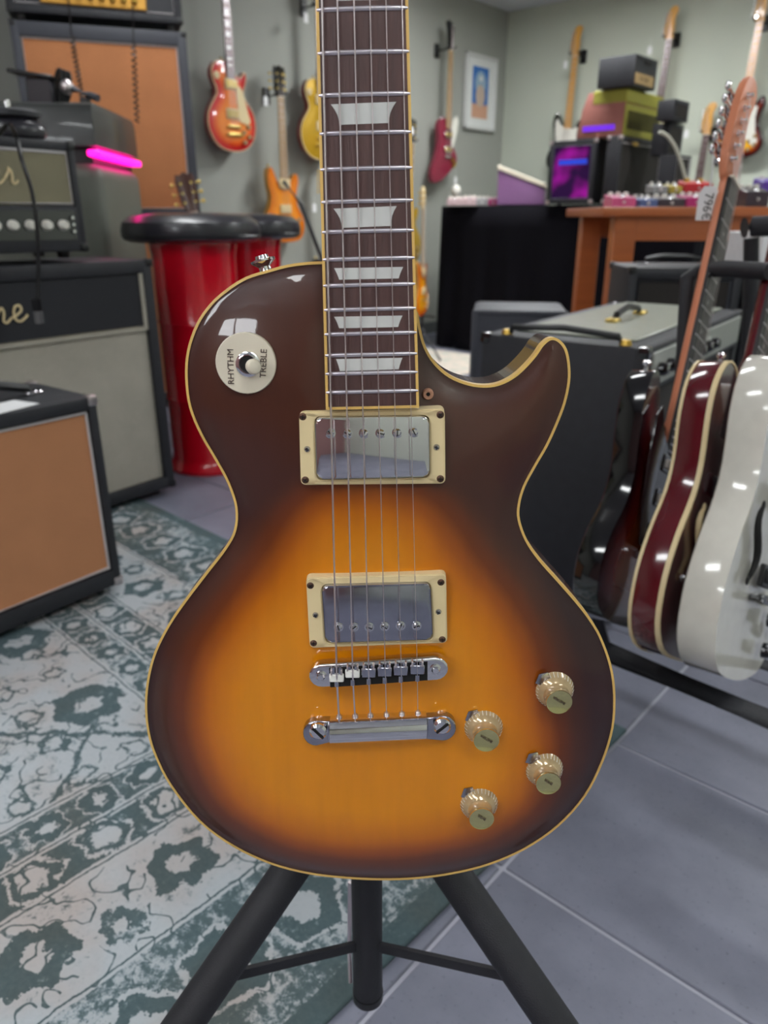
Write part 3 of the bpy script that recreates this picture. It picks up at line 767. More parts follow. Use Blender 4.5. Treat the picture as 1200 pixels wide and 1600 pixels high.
hp = [(-.022, 0), (-.026, .02), (-.038, .045), (-.04, .09), (-.042, .14), (-.036, .165), (-.02, .158), (0, .170), (.02, .158), (.036, .165), (.042, .14), (.04, .09), (.038, .045), (.026, .02), (.022, 0)]
bm = NB(); v1 = [bm.verts.new(HP(x, s, 0)) for x, s in hp]; v2 = [bm.verts.new(HP(x, s, -0.014)) for x, s in hp]; bm.faces.new(v1); bm.faces.new(v2[::-1])
for i in range(len(v1)): bm.faces.new((v1[i], v2[i], v2[(i+1) % len(v1)], v1[(i+1) % len(v1)]))
hs = obj('headstock', bm, 'black_gloss', gt)
bm = NB(); c = N_(NUT+0.002, 0, 0.001); vs_ = box(bm, (0, 0, 0), (0.043, 0.004, 0.006)); bmesh.ops.translate(bm, vec=c, verts=vs_); obj('nut', bm, 'ivory', gt, False)
for sx in (-1, 1):
    for k in range(3):
        bm = NB(); s = 0.045+k*0.042
        cyl(bm, HP(sx*0.022, s, -0.016), HP(sx*0.022, s, 0.012), 0.003, seg=10); cyl(bm, HP(sx*0.022, s, 0), HP(sx*0.022, s, 0.002), 0.006, seg=12)
        cyl(bm, HP(sx*0.03, s, -0.02), HP(sx*0.052, s, -0.02), 0.002, seg=8); sphere(bm, HP(sx*0.058, s, -0.02), 0.008, 10, (1, 0.6, 1)); obj('tuner', bm, 'chrome', hs)
# strings
ST_X0 = [530, 555, 579, 604, 628, 653]; BR_X = [526, 551, 576, 602, 627, 652]; END_X = [517, 542, 567, 592, 617, 642]; TOP_X = [503, 527, 553, 578, 603, 628]
GA = [0.00062, 0.00050, 0.00041, 0.00030, 0.00025, 0.00021]
for i in range(6):
    yy = 1056-(BR_X[i]-515)*0.066
    p0 = g(ST_X0[i], 1128-(ST_X0[i]-515)*0.05, NTP-0.001); p1 = g(BR_X[i], yy, NBR+0.0034)
    p2 = fb(END_X[i], 640, 0.0026); p3 = fb(TOP_X[i], 0, 0.0022); dirn = (p3-p2); 
    s3 = (p3-mid0).dot(AXN); pn = N_(NUT+0.002, 0, 0.003)+XN*((i-2.5)*0.0072)
    hx = (-1 if i < 3 else 1)*0.022; hk = (i if i < 3 else 5-i)
    p5 = HP(hx, 0.045+hk*0.042, 0.006)
    bm = NB(); tube(bm, [p0, p1, p2, p3, pn, p5], GA[i], 6); obj('string', bm, 'steel', gt)
for i in range(6):
    bm = NB(); p = g(ST_X0[i], 1121-(ST_X0[i]-515)*0.05, NTP-0.006); sphere(bm, p, 0.0022, 10); obj('string_ferrule', bm, 'steel', tpo)
# toggle plate and switch
NP = 0.0105
c = g(384, 568, NP+0.002); bm = NB(); lathe(bm, [(0.0, 0.0), (0.0175, 0.0), (0.0180, -0.0006), (0.0180, -0.004)], (0, 0, 0), (0, -1, 0), 48)
rp = obj('switch_plate', bm, 'ivory', gt); rp.location = c
text('plate_text', 'RHYTHM', 0.0052, 'ink', rp, g(361, 573, NP+0.002)-c+Vector((0, -0.0002, 0)), (R(90), R(-88), 0))
text('plate_text', 'TREBLE', 0.0052, 'ink', rp, g(412, 568, NP+0.002)-c+Vector((0, -0.0002, 0)), (R(90), R(-85), 0))
bm = NB(); lathe(bm, [(0.0042, -0.001), (0.0074, -0.0002), (0.0074, 0.0012), (0.006, 0.002), (0.0052, 0.002), (0.0042, 0.0005)], (0, 0, 0), (0, -1, 0), 24)
bb = obj('switch_nut', bm, 'chrome', rp); bb.location = g(388, 569, NP+0.002)-c
bm = NB(); lathe(bm, [(0.0, 0.0012), (0.0042, 0.0006)], (0, 0, 0), (0, -1, 0), 16); q = obj('switch_socket', bm, 'dark_hole', rp); q.location = bb.location
b0 = bb.location; bm = NB(); tube(bm, [b0, b0+Vector((0.002, -0.008, -0.0005))], 0.0016, 10); obj('toggle_lever', bm, 'chrome', rp)
bm = NB(); e = b0+Vector((0.0026, -0.006, -0.0002)); dd = Vector((0.42, -0.9, 0.0)).normalized()
lathe(bm, [(0.0, -0.0005), (0.0026, 0), (0.0042, 0.003), (0.0046, 0.006), (0.0036, 0.0085), (0.0, 0.0096)], e, dd, 20); obj('toggle_tip', bm, 'ivory', rp)
# pickguard screw hole, strap button
p = g(669, 616, 0.0075); bm = NB(); lathe(bm, [(0.0011, 0.0), (0.0014, 0.0008), (0.0030, 0.0010), (0.0034, 0.0), (0.0034, -0.003)], p, (0, -1, 0), 20); w_o = obj('pickguard_washer', bm, mat('washer', (186, 138, 112), 0.5), gt)
bm = NB(); lathe(bm, [(0, 0.0003), (0.0012, 0.0002)], p, (0, -1, 0), 12); obj('hole', bm, 'dark_hole', w_o)
p = g(415, 422, -0.012); q = (g(409, 402, -0.012)-p).normalized(); bm = NB()
lathe(bm, [(0.005, -0.004), (0.0038, -0.002), (0.0036, 0.002), (0.0075, 0.005), (0.0075, 0.0062), (0.0042, 0.0068), (0.0038, 0.0086), (0, 0.009)], p, q, 20); obj('strap_button', bm, 'chrome', gt)
# knobs: clear skirts with a golden cap
KN = [(865, 1076, 'VOLUME'), (755, 1134, 'VOLUME'), (849, 1200, 'TONE'), (748, 1254, 'TONE')]
for i, (kx, ky, wd) in enumerate(KN):
    c = g(kx, ky, 0.0105 if i % 2 else 0.0085)
    bm = NB(); lathe(bm, [(0.0134, 0.0), (0.0137, 0.0012), (0.0112, 0.0062), (0.0094, 0.0078), (0.0090, 0.0082)], (0, 0, 0), (0, -1, 0), 40)
    k = obj('knob', bm, 'knob_clear', gt); k.location = c
    bm = NB()
    for j in range(30):
        a = 2*math.pi*j/30; d = Vector((math.cos(a), 0, math.sin(a)))
        tube(bm, [d*0.0135+Vector((0, -0.0014, 0)), d*0.0118+Vector((0, -0.0052, 0))], 0.00022, 5)
    obj('skirt_marks', bm, 'white_plastic', k)
    bm = NB(); lathe(bm, [(0.0088, 0.0082), (0.0082, 0.0092), (0.0080, 0.0150), (0.0084, 0.0156)], (0, 0, 0), (0, -1, 0), 32); obj('knob_neck', bm, 'knob_clear', k)
    bm = NB(); lathe(bm, [(0.0084, 0.0156), (0.0088, 0.0165), (0.0086, 0.0175), (0.0078, 0.0172), (0.0, 0.0166)], (0, 0, 0), (0, -1, 0), 32); cp = obj('knob_cap', bm, 'knob_gold', k)
    text('cap_text', wd, 0.0024, 'ink', k, (0, -0.0174, 0.001), (R(90), R(32), 0))
    bm = NB(); q = g(kx-19, ky-17, 0.0128)-c; ring = [q+Vector((-0.004, 0, -0.004)), q+Vector((-0.002, 0, 0.003)), q+Vector((0.004, 0, 0.0045)), q+Vector((0.009, 0, -0.007))]
    v1 = [bm.verts.new(r_) for r_ in ring]; v2 = [bm.verts.new(r_+Vector((0, -0.0008, 0))) for r_ in ring]; bm.faces.new(v1); bm.faces.new(v2[::-1])
    for j in range(4): bm.faces.new((v1[j], v2[j], v2[(j+1) % 4], v1[(j+1) % 4]))
    obj('pointer_washer', bm, 'chrome_worn', k, False)

# ------------------------------------------------------------------ the stand that carries it
SC = atY(575, 1560, 0.53); st = thing('guitar_stand', 'black tubular tripod guitar stand under the sunburst guitar in front', 'stand', (SC.x, SC.y, 0))
def L_(p): return Vector(p)-st.location
zb = SC.z
bm = NB(); cyl(bm, (0, 0, zb+0.003), (0, 0, 1.08), 0.0148, seg=28); obj('pole', bm, 'black_metal', st)
bm = NB(); lathe(bm, [(0, 0), (0.012, 0.0005), (0.0156, 0.003), (0.0156, 0.012)], (0, 0, zb), (0, 0, 1), 28); obj('end_cap', bm, 'black_plastic', st)
bm = NB(); lathe(bm, [(0.016, 0), (0.028, 0.004), (0.03, 0.03), (0.028, 0.055), (0.016, 0.06)], (0, 0, 0.42), (0, 0, 1), 24); obj('collar', bm, 'black_plastic', st)
legs = []
for (pt, pb) in (((455, 1357), (287, 1600)), ((709, 1368), (868, 1600))):
    a = atY(*pt, 0.505)
    d = ray(*pb); k = 0.64/F_PX; b_ = Vector((d.x*k, d.y*k, CAMH+d.z*k))   # camera depth 0.64
    dr = (b_-a); foot = a+dr*((a.z-0.032)/(a.z-b_.z)); legs.append((a, b_, foot))
    topp = a-dr.normalized()*0.10
    bm = NB(); cyl(bm, L_(topp), L_(foot), 0.0165, seg=28); lg = obj('leg', bm, 'black_metal', st)
    bm = NB(); cyl(bm, L_(foot+dr.normalized()*-0.03), L_(foot), 0.019, 0.019, seg=20); obj('rubber_foot', bm, 'black_plastic', lg)
a = Vector((0, 0.02, 0.43)); f_ = Vector((0, 0.36, 0.03)); bm = NB(); cyl(bm, a, f_, 0.0165, seg=20); lg = obj('leg', bm, 'black_metal', st); bm = NB(); cyl(bm, f_-(f_-a).normalized()*0.03, f_, 0.019, seg=16); obj('rubber_foot', bm, 'black_plastic', lg)
def strap_bar(p, q, w_, t):
    bm = NB(); d = (q-p); x, y = frame_from(d)
    ring = []
    up_ = Vector((0, 0, 1)); s_ = d.cross(up_).normalized(); u_ = s_.cross(d).normalized()
    for c_ in (p, q): ring.append([bm.verts.new(c_+s_*a_*t/2+u_*b2*w_/2) for a_, b2 in ((-1, -1), (1, -1), (1, 1), (-1, 1))])
    for i in range(4): bm.faces.new((ring[0][i], ring[0][(i+1) % 4], ring[1][(i+1) % 4], ring[1][i]))
    bm.faces.new(ring[0]); bm.faces.new(ring[1][::-1]); return bm
for i, (pa, pb) in enumerate((((556, 1478), (352, 1556)), ((595, 1480), (805, 1556)))):
    A_, B_, Ff = legs[i]; pz = atY(*pa, 0.522)
    d = (B_-A_).normalized(); best = min(((A_+d*t) for t in [j*0.004 for j in range(80)]), key=lambda p: abs(((p-Vector((0, 0, CAMH))).dot(Vector((0, ST, CT))))/((p-Vector((0, 0, CAMH))).dot(Vector((0, CT, -ST))))*F_PX-(800-pb[1])))
    obj('brace', strap_bar(L_(pz), L_(best+Vector((0, 0.012, 0))), 0.011, 0.004), 'black_metal', st, False)
bm = NB(); p = atY(547, 1378, 0.56); q = atY(546, 1485, 0.56); tube(bm, [L_(p), L_(q), L_(atY(548, 1535, 0.545))], 0.0022, 8); obj('release_rod', bm, 'steel', st)
obj('brace', strap_bar(Vector((0, 0.012, pz.z)), Vector((0, 0.2, 0.21)), 0.011, 0.004), 'black_metal', st, False)
bm = NB(); tube(bm, [Vector((-0.05, -0.07, 1.12)), Vector((-0.045, -0.02, 1.10)), Vector((0, 0.0, 1.085)), Vector((0.03, -0.02, 1.10)), Vector((0.036, -0.07, 1.12))], 0.007, 10); obj('neck_yoke', bm, 'black_plastic', st)
bm = NB(); a = Vector((0, 0, 0.45)); 
tube(bm, [Vector((-0.09, -0.032, 0.43)), Vector((-0.05, -0.01, 0.435)), Vector((0, 0.0, 0.44)), Vector((0.05, -0.01, 0.435)), Vector((0.09, -0.032, 0.43))], 0.008, 10); obj('body_support', bm, 'black_plastic', st)
#@@PART3
# ------------------------------------------------------------------ guitar factory for the other guitars (front faces -y, bottom of the body at the origin)
gmin = min(p.y for p in out_full); gcx = sum(g2(590, y).x for y in (1000, 1200))/2
LP = [Vector((p.x-gcx, p.y-gmin)) for p in out_full[::2]]
STRAT = crom([(-.03,.335),(-.05,.34),(-.075,.365),(-.095,.4),(-.115,.405),(-.13,.385),(-.135,.34),(-.125,.29),(-.113,.24),(-.12,.19),(-.148,.14),(-.162,.09),(-.15,.04),(-.11,.01),(-.04,-.0),(.04,0),(.11,.015),(.15,.05),(.16,.1),(.14,.15),(.115,.195),(.107,.24),(.118,.285),(.128,.325),(.12,.358),(.1,.365),(.08,.345),(.06,.315),(.03,.31)], 3)
TELE = crom([(-.03,.335),(-.06,.352),(-.1,.35),(-.128,.32),(-.13,.28),(-.115,.23),(-.118,.19),(-.145,.14),(-.16,.09),(-.15,.04),(-.11,.01),(-.04,0),(.04,0),(.11,.012),(.15,.045),(.16,.1),(.14,.155),(.115,.2),(.108,.24),(.115,.285),(.13,.325),(.125,.355),(.105,.362),(.085,.345),(.065,.315),(.03,.30)], 3)
DCUT = crom([(-.03,.33),(-.05,.35),(-.07,.39),(-.09,.42),(-.112,.41),(-.12,.37),(-.112,.31),(-.10,.26),(-.115,.2),(-.148,.15),(-.16,.1),(-.15,.045),(-.11,.01),(-.04,0),(.04,0),(.11,.01),(.15,.045),(.16,.1),(.148,.15),(.115,.2),(.10,.26),(.112,.31),(.122,.35),(.115,.385),(.095,.39),(.07,.36),(.05,.335),(.03,.325)], 3)
FBIRD = crom([(-.03,.42),(-.06,.425),(-.095,.40),(-.105,.35),(-.095,.29),(-.10,.23),(-.125,.16),(-.165,.08),(-.17,.02),(-.14,-.01),(-.06,.01),(.04,.07),(.105,.12),(.125,.16),(.11,.20),(.08,.24),(.075,.29),(.085,.34),(.09,.38),(.06,.38),(.03,.35)], 3)
def guitar(name, label, o):
    t = thing(name, label, 'guitar', (0, 0, 0)); ol = o['outline']; hw = o.get('hw', 'chrome'); far = o.get('far', True)
    body = carved('body', ol, o.get('depth', 0.044), o.get('arch', 0.008), o['top'], t, o.get('step', 0.016), side_mat=o.get('side'))
    if o.get('bind'): binding('body_binding', ol, 0.003, -0.001, 0.006, o['bind'], body)
    if o.get('bind_back'): binding('back_binding', ol, 0.003, o.get('depth', .044)-0.004, o.get('depth', .044)+0.0008, o['bind_back'], body)
    joint = o.get('joint', 0.34); nut = o.get('nut', 0.80); fbz = o.get('fbz', joint-0.05); nh = 0.014
    ax = 0.0
    def strip(w0_, w1__, z0, z1, y0, y1, rounded=False):
        bm = NB(); R0 = [bm.verts.new(p) for p in ((-w0_/2, y1, z0), (w0_/2, y1, z0), (w0_/2, y0, z0), (-w0_/2, y0, z0))]
        R1 = [bm.verts.new(p) for p in ((-w1__/2, y1, z1), (w1__/2, y1, z1), (w1__/2, y0, z1), (-w1__/2, y0, z1))]
        for i in range(4): bm.faces.new((R0[i], R0[(i+1) % 4], R1[(i+1) % 4], R1[i]))
        bm.faces.new(R0[::-1]); bm.faces.new(R1); return bm
    bm = NB(); rows = []
    for i in range(10):
        z = joint-0.02+(nut-joint+0.02)*i/9; h = (0.056-0.013*(z-fbz)/(nut-fbz))/2; dp = o.get('ndp', 0.012) if z > joint+.03 else 0.03
        rows.append([bm.verts.new((math.cos(a)*h, -nh+0.006+math.sin(a)*dp, z)) for a in [math.pi*j/8 for j in range(9)]])
    for a, b_ in zip(rows, rows[1:]):
        for j in range(8): bm.faces.new((a[j], a[j+1], b_[j+1], b_[j]))
        bm.faces.new((a[8], a[0], b_[0], b_[8]))
    bm.faces.new(rows[0]); bm.faces.new(rows[-1][::-1]); nk = obj('neck', bm, o['neck'], t)
    fo = obj('fretboard', strip(0.056, 0.043, fbz, nut, -nh+0.006, -nh), o['fb'], t, False)
    bm = NB(); sc_ = (nut-fbz)/(1-2**(-22.6/12))
    for k in range(1, 23):
        z = nut-sc_*(1-2**(-k/12)); h = 0.027-0.0062*(z-fbz)/(nut-fbz); box(bm, (0, -nh-0.0004, z), (2*h, 0.0012, 0.0022))
    obj('frets', bm, 'fret_wire', fo, False)['kind'] = 'stuff'
    for k in (3, 5, 7, 9, 12, 15, 17):
        z = nut-sc_*(1-(2**(-k/12)+2**(-(k-1)/12))/2); bm = NB(); q = o.get('inlay', 'dot')
        if q == 'dot': cyl(bm, (0, -nh-0.0006, z), (0, -nh+0.001, z), 0.0035, seg=8)
        else: box(bm, (0, -nh-0.0002, z), (0.028, 0.001, 0.012+0.01*(z-fbz)/(nut-fbz)))
        obj('inlay', bm, o.get('inlay_m', 'pearl'), fo, False)
    ht = o.get('head', 'fender'); hm = o.get('headm', o['neck'])
    if ht == 'lp': hp = [(-.022,0),(-.026,.02),(-.038,.04),(-.042,.13),(-.036,.155),(-.018,.148),(0,.162),(.018,.148),(.036,.155),(.042,.13),(.038,.04),(.026,.02),(.022,0)]; tu = [(s*.022, .04+.038*k, s) for s in (-1, 1) for k in range(3)]
    elif ht == 'bird': hp = [(-.022,0),(-.025,.03),(-.03,.12),(-.05,.17),(-.02,.185),(.02,.165),(.04,.14),(.032,.05),(.022,0)]; tu = [(.014, .03+.024*k, 1) for k in range(6)]
    else: hp = crom([(-.022,0),(-.036,.022),(-.043,.05),(-.040,.10),(-.034,.15),(-.014,.188),(.016,.195),(.034,.178),(.03,.155),(.018,.13),(.022,.09),(.022,.04),(.022,0)], 2); tu = [(-.026+.002*k, .03+.024*k, -1) for k in range(6)]
    hd = NB(); prism(hd, [(x, nut+z) for x, z in hp], -0.008, 0.006, 0.0015, 2); ho = obj('headstock', hd, hm, t)
    bm = NB(); box(bm, (0, -nh-0.001, nut), (0.043, 0.007, 0.005)); obj('nut', bm, 'ivory', t, False)
    for (x, z, s) in tu:
        bm = NB(); cyl(bm, (x, -0.008, nut+z), (x, -0.02, nut+z), 0.0035, seg=10); cyl(bm, (x, -0.008, nut+z), (x, -0.011, nut+z), 0.006, seg=10)
        cyl(bm, (x, 0.012, nut+z), (x+s*0.032, 0.012, nut+z), 0.0025, seg=8); box(bm, (x, 0.012, nut+z), (0.014, 0.012, 0.016), None, 0.002, 1)
        sphere(bm, (x+s*0.037, 0.012, nut+z), 0.0085, 10, (1, 0.6, 1.0)); obj('tuner', bm, o.get('tun', hw), ho)
    for (z, w_, h_, m) in o.get('pickups', []):
        bm = NB(); box(bm, (0, -0.012, z), (w_+0.016, 0.008, h_+0.014), None, 0.002, 1); rg = obj('pickup_ring', bm, o.get('ring', 'cream'), t)
        bm = NB(); box(bm, (0, -0.0175, z), (w_, 0.006, h_), None, 0.002, 1); obj('pickup_cover', bm, m, rg)
    bz = o.get('bridge', 0.125); bm = NB(); box(bm, (0, -0.018, bz), (0.086, 0.01, 0.014), None, 0.003, 2); cyl(bm, (-.038, -.002, bz), (-.038, -.022, bz), .005, seg=10); cyl(bm, (.038, -.002, bz), (.038, -.022, bz), .005, seg=10); obj('bridge', bm, hw, t)
    if o.get('tail'):
        bm = NB(); box(bm, (0, -0.017, bz-0.04), (0.1, 0.012, 0.016), None, 0.004, 2); cyl(bm, (-.044, -.002, bz-.04), (-.044, -.026, bz-.04), .007, seg=12); cyl(bm, (.044, -.002, bz-.04), (.044, -.026, bz-.04), .007, seg=12); obj('tailpiece', bm, hw, t)
    if o.get('guard'):
        bm = NB(); prism(bm, o['guard'], -0.0135, -0.0105, 0.0006, 1); obj('pickguard', bm, o.get('guardm', 'cream'), t)
    for (x, z) in o.get('knobs', [(.07, .1), (.105, .13), (.075, .05), (.11, .08)]):
        bm = NB(); lathe(bm, [(0.013, 0), (0.012, 0.008), (0.009, 0.014), (0, 0.015)], (x, -0.008, z), (0, -1, 0), 14); obj('knob', bm, o.get('knobm', 'knob_clear'), t)
    if o.get('fhole'):
        x0, z0 = o['fhole']; bm = NB(); pts = [Vector((x0+0.016*math.sin(k/10*math.pi*2-0.4)*(1 if k else 1), -0.0082, z0-0.055+0.011*k)) for k in range(11)]
        tube(bm, pts, [0.0025, .004, .0045, .005, .0055, .0055, .0055, .005, .0045, .004, .0025], 8); sphere(bm, pts[0], 0.007, 10, (1, .3, 1)); sphere(bm, pts[-1], 0.007, 10, (1, .3, 1)); obj('sound_hole', bm, o.get('fm', 'dark_hole'), t)
    if o.get('switch'):
        x, z = o['switch']; bm = NB(); lathe(bm, [(0.018, 0), (0.018, 0.003), (0.006, 0.003), (0.004, 0.012), (0, 0.013)], (x, -0.006, z), (0, -1, 0), 18); obj('switch', bm, 'cream', t)
    for sgn in ((-1,) if o.get('strap', True) else ()):
        top = max((p for p in ol if p[0] < -0.02), key=lambda p: p[1]); bm = NB(); lathe(bm, [(0.005, -0.004), (0.0035, 0.006), (0.008, 0.012), (0.006, 0.016), (0, 0.017)], (top[0], 0.022, top[1]), (0, 0, 1), 12); obj('strap_button', bm, hw, t)
    bm = NB()
    for k in range(6):
        x = (k-2.5); tz = tu[k if ht != 'lp' else (k if k < 3 else 8-k)]
        tube(bm, [(x*0.0105, -0.024, bz), (x*0.0072, -nh-0.003, nut), (tz[0], -0.015, nut+tz[1])], 0.0006, 5)
    obj('strings', bm, 'steel', t)['kind'] = 'stuff'
    return t
def hanger(label, loc, rz, group=None, depth=0.1):
    t = thing('wall_hanger', label, 'wall hanger', loc, rz, group)
    bm = NB(); box(bm, (0, -0.008, 0), (0.05, 0.016, 0.09), None, 0.004, 1); obj('back_plate', bm, 'black_plastic', t)
    bm = NB(); tube(bm, [(0, -0.01, 0), (0, -depth, 0.0)], 0.007, 8); tube(bm, [(-0.034, -depth-0.055, 0.012), (-0.036, -depth-0.02, 0), (-0.02, -depth, 0), (0.02, -depth, 0), (0.036, -depth-0.02, 0), (0.034, -depth-0.055, 0.012)], 0.0055, 8); obj('yoke', bm, 'black_plastic', t)
def wall_guitar(t, side, px, py, nut, rollz=0.0, glab=None, rxt=0.0, off=0.125):
    f = onL if side == 'L' else onR; rz = ROTL if side == 'L' else ROTR
    p = f(px, py, off); t.location = p; t.rotation_mode = 'XYZ'
    t.rotation_euler = (rxt, rollz, rz)
    n = NL if side == 'L' else NR
    up_ = (Matrix.Rotation(rz, 3, 'Z') @ Matrix.Rotation(rollz, 3, 'Y')) @ Vector((0, 0, nut+0.012)); q = p+up_; q -= n*(q-CORN).dot(n)
    if glab: hanger(glab, q, rz, depth=off-0.022)
def tag_card(label, p, rz, sz=(0.028, 0.045), txt=None, drop=0.05, top=None):
    t = thing('price_tag', label, 'tag', p, rz)
    bm = NB(); w_, h_ = sz; prism(bm, [(-w_/2, -h_), (w_/2, -h_), (w_/2, -h_*.2), (w_*.28, 0), (-w_*.28, 0), (-w_/2, -h_*.2)], -0.0004, 0.0004); obj('card', bm, 'paper', t, False)
    bm = NB(); q = Vector((0, 0, drop)) if top is None else Vector(top); tube(bm, [(0, 0, -h_*.08), q*0.5+Vector((0.002, 0, 0)), q], 0.0008 if top is None else 0.0014, 6); obj('string', bm, 'paper', t)
    if txt: text('handwriting', txt, w_*0.62, 'dark_hole', t, (0, -0.0006, -h_*.6), (R(90), R(90), 0))
    return t

B_cherry = burst('cherry_burst', [(0, (176, 16, 34)), (0.3, (200, 36, 30)), (0.6, (226, 96, 36)), (1, (238, 140, 66))], 0.25, 0.8)
B_gold = mat('gold_top', (190, 150, 24), 0.3, metal=0.25, coat=0.8)
B_amber = burst('amber_flame', [(0, (206, 104, 20)), (0.5, (226, 132, 34)), (1, (236, 150, 50))], 0.25, 0.8)
B_honey = burst('honey_burst', [(0, (190, 60, 16)), (0.35, (230, 120, 16)), (1, (246, 170, 30))], 0.25, 0.8)
B_three = burst('three_tone', [(0, (20, 14, 14)), (0.3, (90, 20, 16)), (0.5, (190, 90, 20)), (0.75, (236, 170, 40)), (1, (240, 180, 50))], 0.2, 0.9)
B_three_r = burst('dark_red_burst', [(0, (16, 10, 14)), (0.25, (60, 8, 18)), (0.6, (120, 30, 22)), (1, (150, 70, 30))], 0.2, 0.9)
M_bird = mat('cherry_body', (132, 22, 54), 0.35, coat=0.4); M_redside = mat('red_side', (150, 18, 30), 0.3, coat=0.7)
M_wine = mat('wine_red', (92, 8, 22), 0.16, coat=1); M_winef = mat('wine_front', (70, 14, 22), 0.16, coat=1)
M_white = mat('white_lacquer', (222, 218, 206), 0.16, coat=1)
HUM = lambda m: [(0.335, .07, .038, m), (0.19, .07, .038, m)]
LPG = [(.03, .30), (.05, .335), (.075, .31), (.12, .16), (.10, .14), (.045, .155)]
g1 = guitar('electric_guitar', 'cherry sunburst single-cut guitar with cream pickguard hanging high beside the orange speaker stack', dict(outline=LP, top=B_cherry, side=M_redside, bind='cream', neck='mahogany', fb='rosewood', inlay='block', joint=.43, nut=.82, fbz=.352, head='lp', headm='black_gloss', pickups=HUM('gold'), guard=LPG, guardm='cream', switch=(-.09, .37), tail=True, hw='gold', inlay_m='pearl'))
wall_guitar(g1, 'L', 366, 237, .82, 0.0, 'black hanger holding the cherry sunburst guitar')
g2_ = guitar('electric_guitar', 'amber double-cut guitar with gold hardware hanging low above the far red stool', dict(outline=DCUT, top=B_amber, side=M['maple'], neck='maple', fb='board_tan', joint=.35, nut=.80, fbz=.3, head='lp', headm='black_gloss', tun='gold', hw='gold', pickups=HUM('cream'), tail=True, knobs=[(.08, .09), (.11, .13)]))
wall_guitar(g2_, 'L', 447, 378, .80, 0.0, 'black hanger holding the amber double-cut guitar')
g3 = guitar('electric_guitar', 'gold topped single-cut guitar half hidden at left behind the front neck', dict(outline=LP, top=B_gold, side=mat('red_brown', (120, 30, 20), 0.3, coat=.6), bind='cream', neck='mahogany', fb='board_tan', inlay='block', joint=.43, nut=.82, fbz=.352, head='lp', headm='black_gloss', pickups=HUM('cream'), hw='gold', switch=(-.09, .37), tail=True))
wall_guitar(g3, 'L', 502, 250, .82, 0.0, 'black hanger of the gold topped guitar')
g4 = guitar('electric_guitar', 'dark cherry guitar with slanted body and white pickguard hanging left of the framed picture', dict(outline=FBIRD, top=M_bird, side=M_bird, arch=.002, neck='mahogany', fb='board_tan', joint=.4, nut=.86, fbz=.36, head='bird', headm='black_gloss', pickups=[(.32, .07, .03, 'gold'), (.22, .07, .03, 'gold')], ring='chrome', guard=[(.03, .36), (.05, .42), (.09, .45), (.115, .42), (.10, .34), (.06, .24), (.035, .22)], guardm='white_plastic', bridge=.17, knobs=[(.06, .15), (.09, .13), (.075, .11)], knobm='brass', tun='steel'))
wall_guitar(g4, 'L', 697, 284, .86, 0.0, 'black hanger of the dark cherry guitar with slanted body')
g5 = guitar('electric_guitar', 'gold guitar on the wall mostly hidden behind the front neck, headstock showing at right', dict(outline=LP, top=B_gold, side=B_gold, neck='mahogany', fb='board_tan', inlay='block', inlay_m='ivory', joint=.43, nut=.82, fbz=.352, head='lp', headm='black_gloss', tun='gold', hw='gold'))
wall_guitar(g5, 'L', 634, 415, .82, R(3), 'black hanger right of the front neck, above the honey guitar')
g6 = guitar('electric_guitar', 'honey orange guitar with cream hardware standing behind the front neck, left of the black table', dict(outline=DCUT, top=B_honey, side=M['maple'], neck='maple', fb='ivory', joint=.35, nut=.80, fbz=.3, head='lp', headm='cream', tun='brass', hw='gold', pickups=HUM('cream')))
p = atY(660, 492, 5.0); g6.location = p; g6.scale = (.8, .8, .8); g6.rotation_euler = (0, R(-3), R(70))
ft = thing('floor_guitar_stand', 'small black guitar stand under the honey orange guitar', 'stand', (p.x, p.y+0.02, 0))
bm = NB(); tube(bm, [(0, 0.05, .01), (0, 0.05, .55)], .009, 8); tube(bm, [(0, .05, .2), (0.12, -.10, .01)], .008, 8); tube(bm, [(0, .05, .2), (-.12, -.10, .01)], .008, 8); tube(bm, [(0, .05, .2), (0, .22, .01)], .008, 8); tube(bm, [(-.08, -.04, p.z-.012), (0, .05, p.z-.012), (.08, -.04, p.z-.012)], .006, 8); obj('frame', bm, 'black_metal', ft)
g7 = guitar('electric_guitar', 'brown headstock guitar leaning behind the two red stools', dict(outline=LP, top=mat('brown_body', (96, 40, 24), .3, coat=.6), side=M['mahogany'], neck='mahogany', fb='rosewood', joint=.43, nut=.82, fbz=.352, head='lp', headm='mahogany', tun='gold', hw='gold'))
p = atY(372, 622, 3.45); g7.location = p; g7.rotation_euler = (R(-4), R(-9), R(20))
ft = thing('floor_guitar_stand', 'small black guitar stand hidden behind the red stools', 'stand', (p.x, p.y+0.06, 0), R(20))
bm = NB(); tube(bm, [(0, 0.05, .01), (0, 0.05, .40)], .009, 8); tube(bm, [(0, .05, .2), (0.12, -.10, .01)], .008, 8); tube(bm, [(0, .05, .2), (-.12, -.10, .01)], .008, 8); tube(bm, [(-.08, -.08, p.z-.012), (0, .05, p.z-.012), (.08, -.08, p.z-.012)], .006, 8); obj('frame', bm, 'black_metal', ft)
g8 = guitar('electric_guitar', 'low wall guitar with only its small headstock showing left of the front neck', dict(outline=STRAT, top=B_three, side=M['black_gloss'], neck='maple', fb='rosewood', joint=.33, nut=.78, fbz=.3, head='fender', hw='gold', tun='brass'))
wall_guitar(g8, 'L', 520, 500, .78, R(-2), None)
SG = [(-.03, .31), (-.06, .33), (-.09, .37), (-.105, .35), (-.10, .28), (-.085, .2), (-.06, .14), (.02, .13), (.07, .1), (.11, .06), (.125, .1), (.10, .16), (.085, .24), (.09, .3), (.07, .31), (.045, .29), (.03, .3)]
SS = [(.285, .07, .016, 'white_plastic'), (.225, .07, .016, 'white_plastic'), (.165, .07, .016, 'white_plastic')]
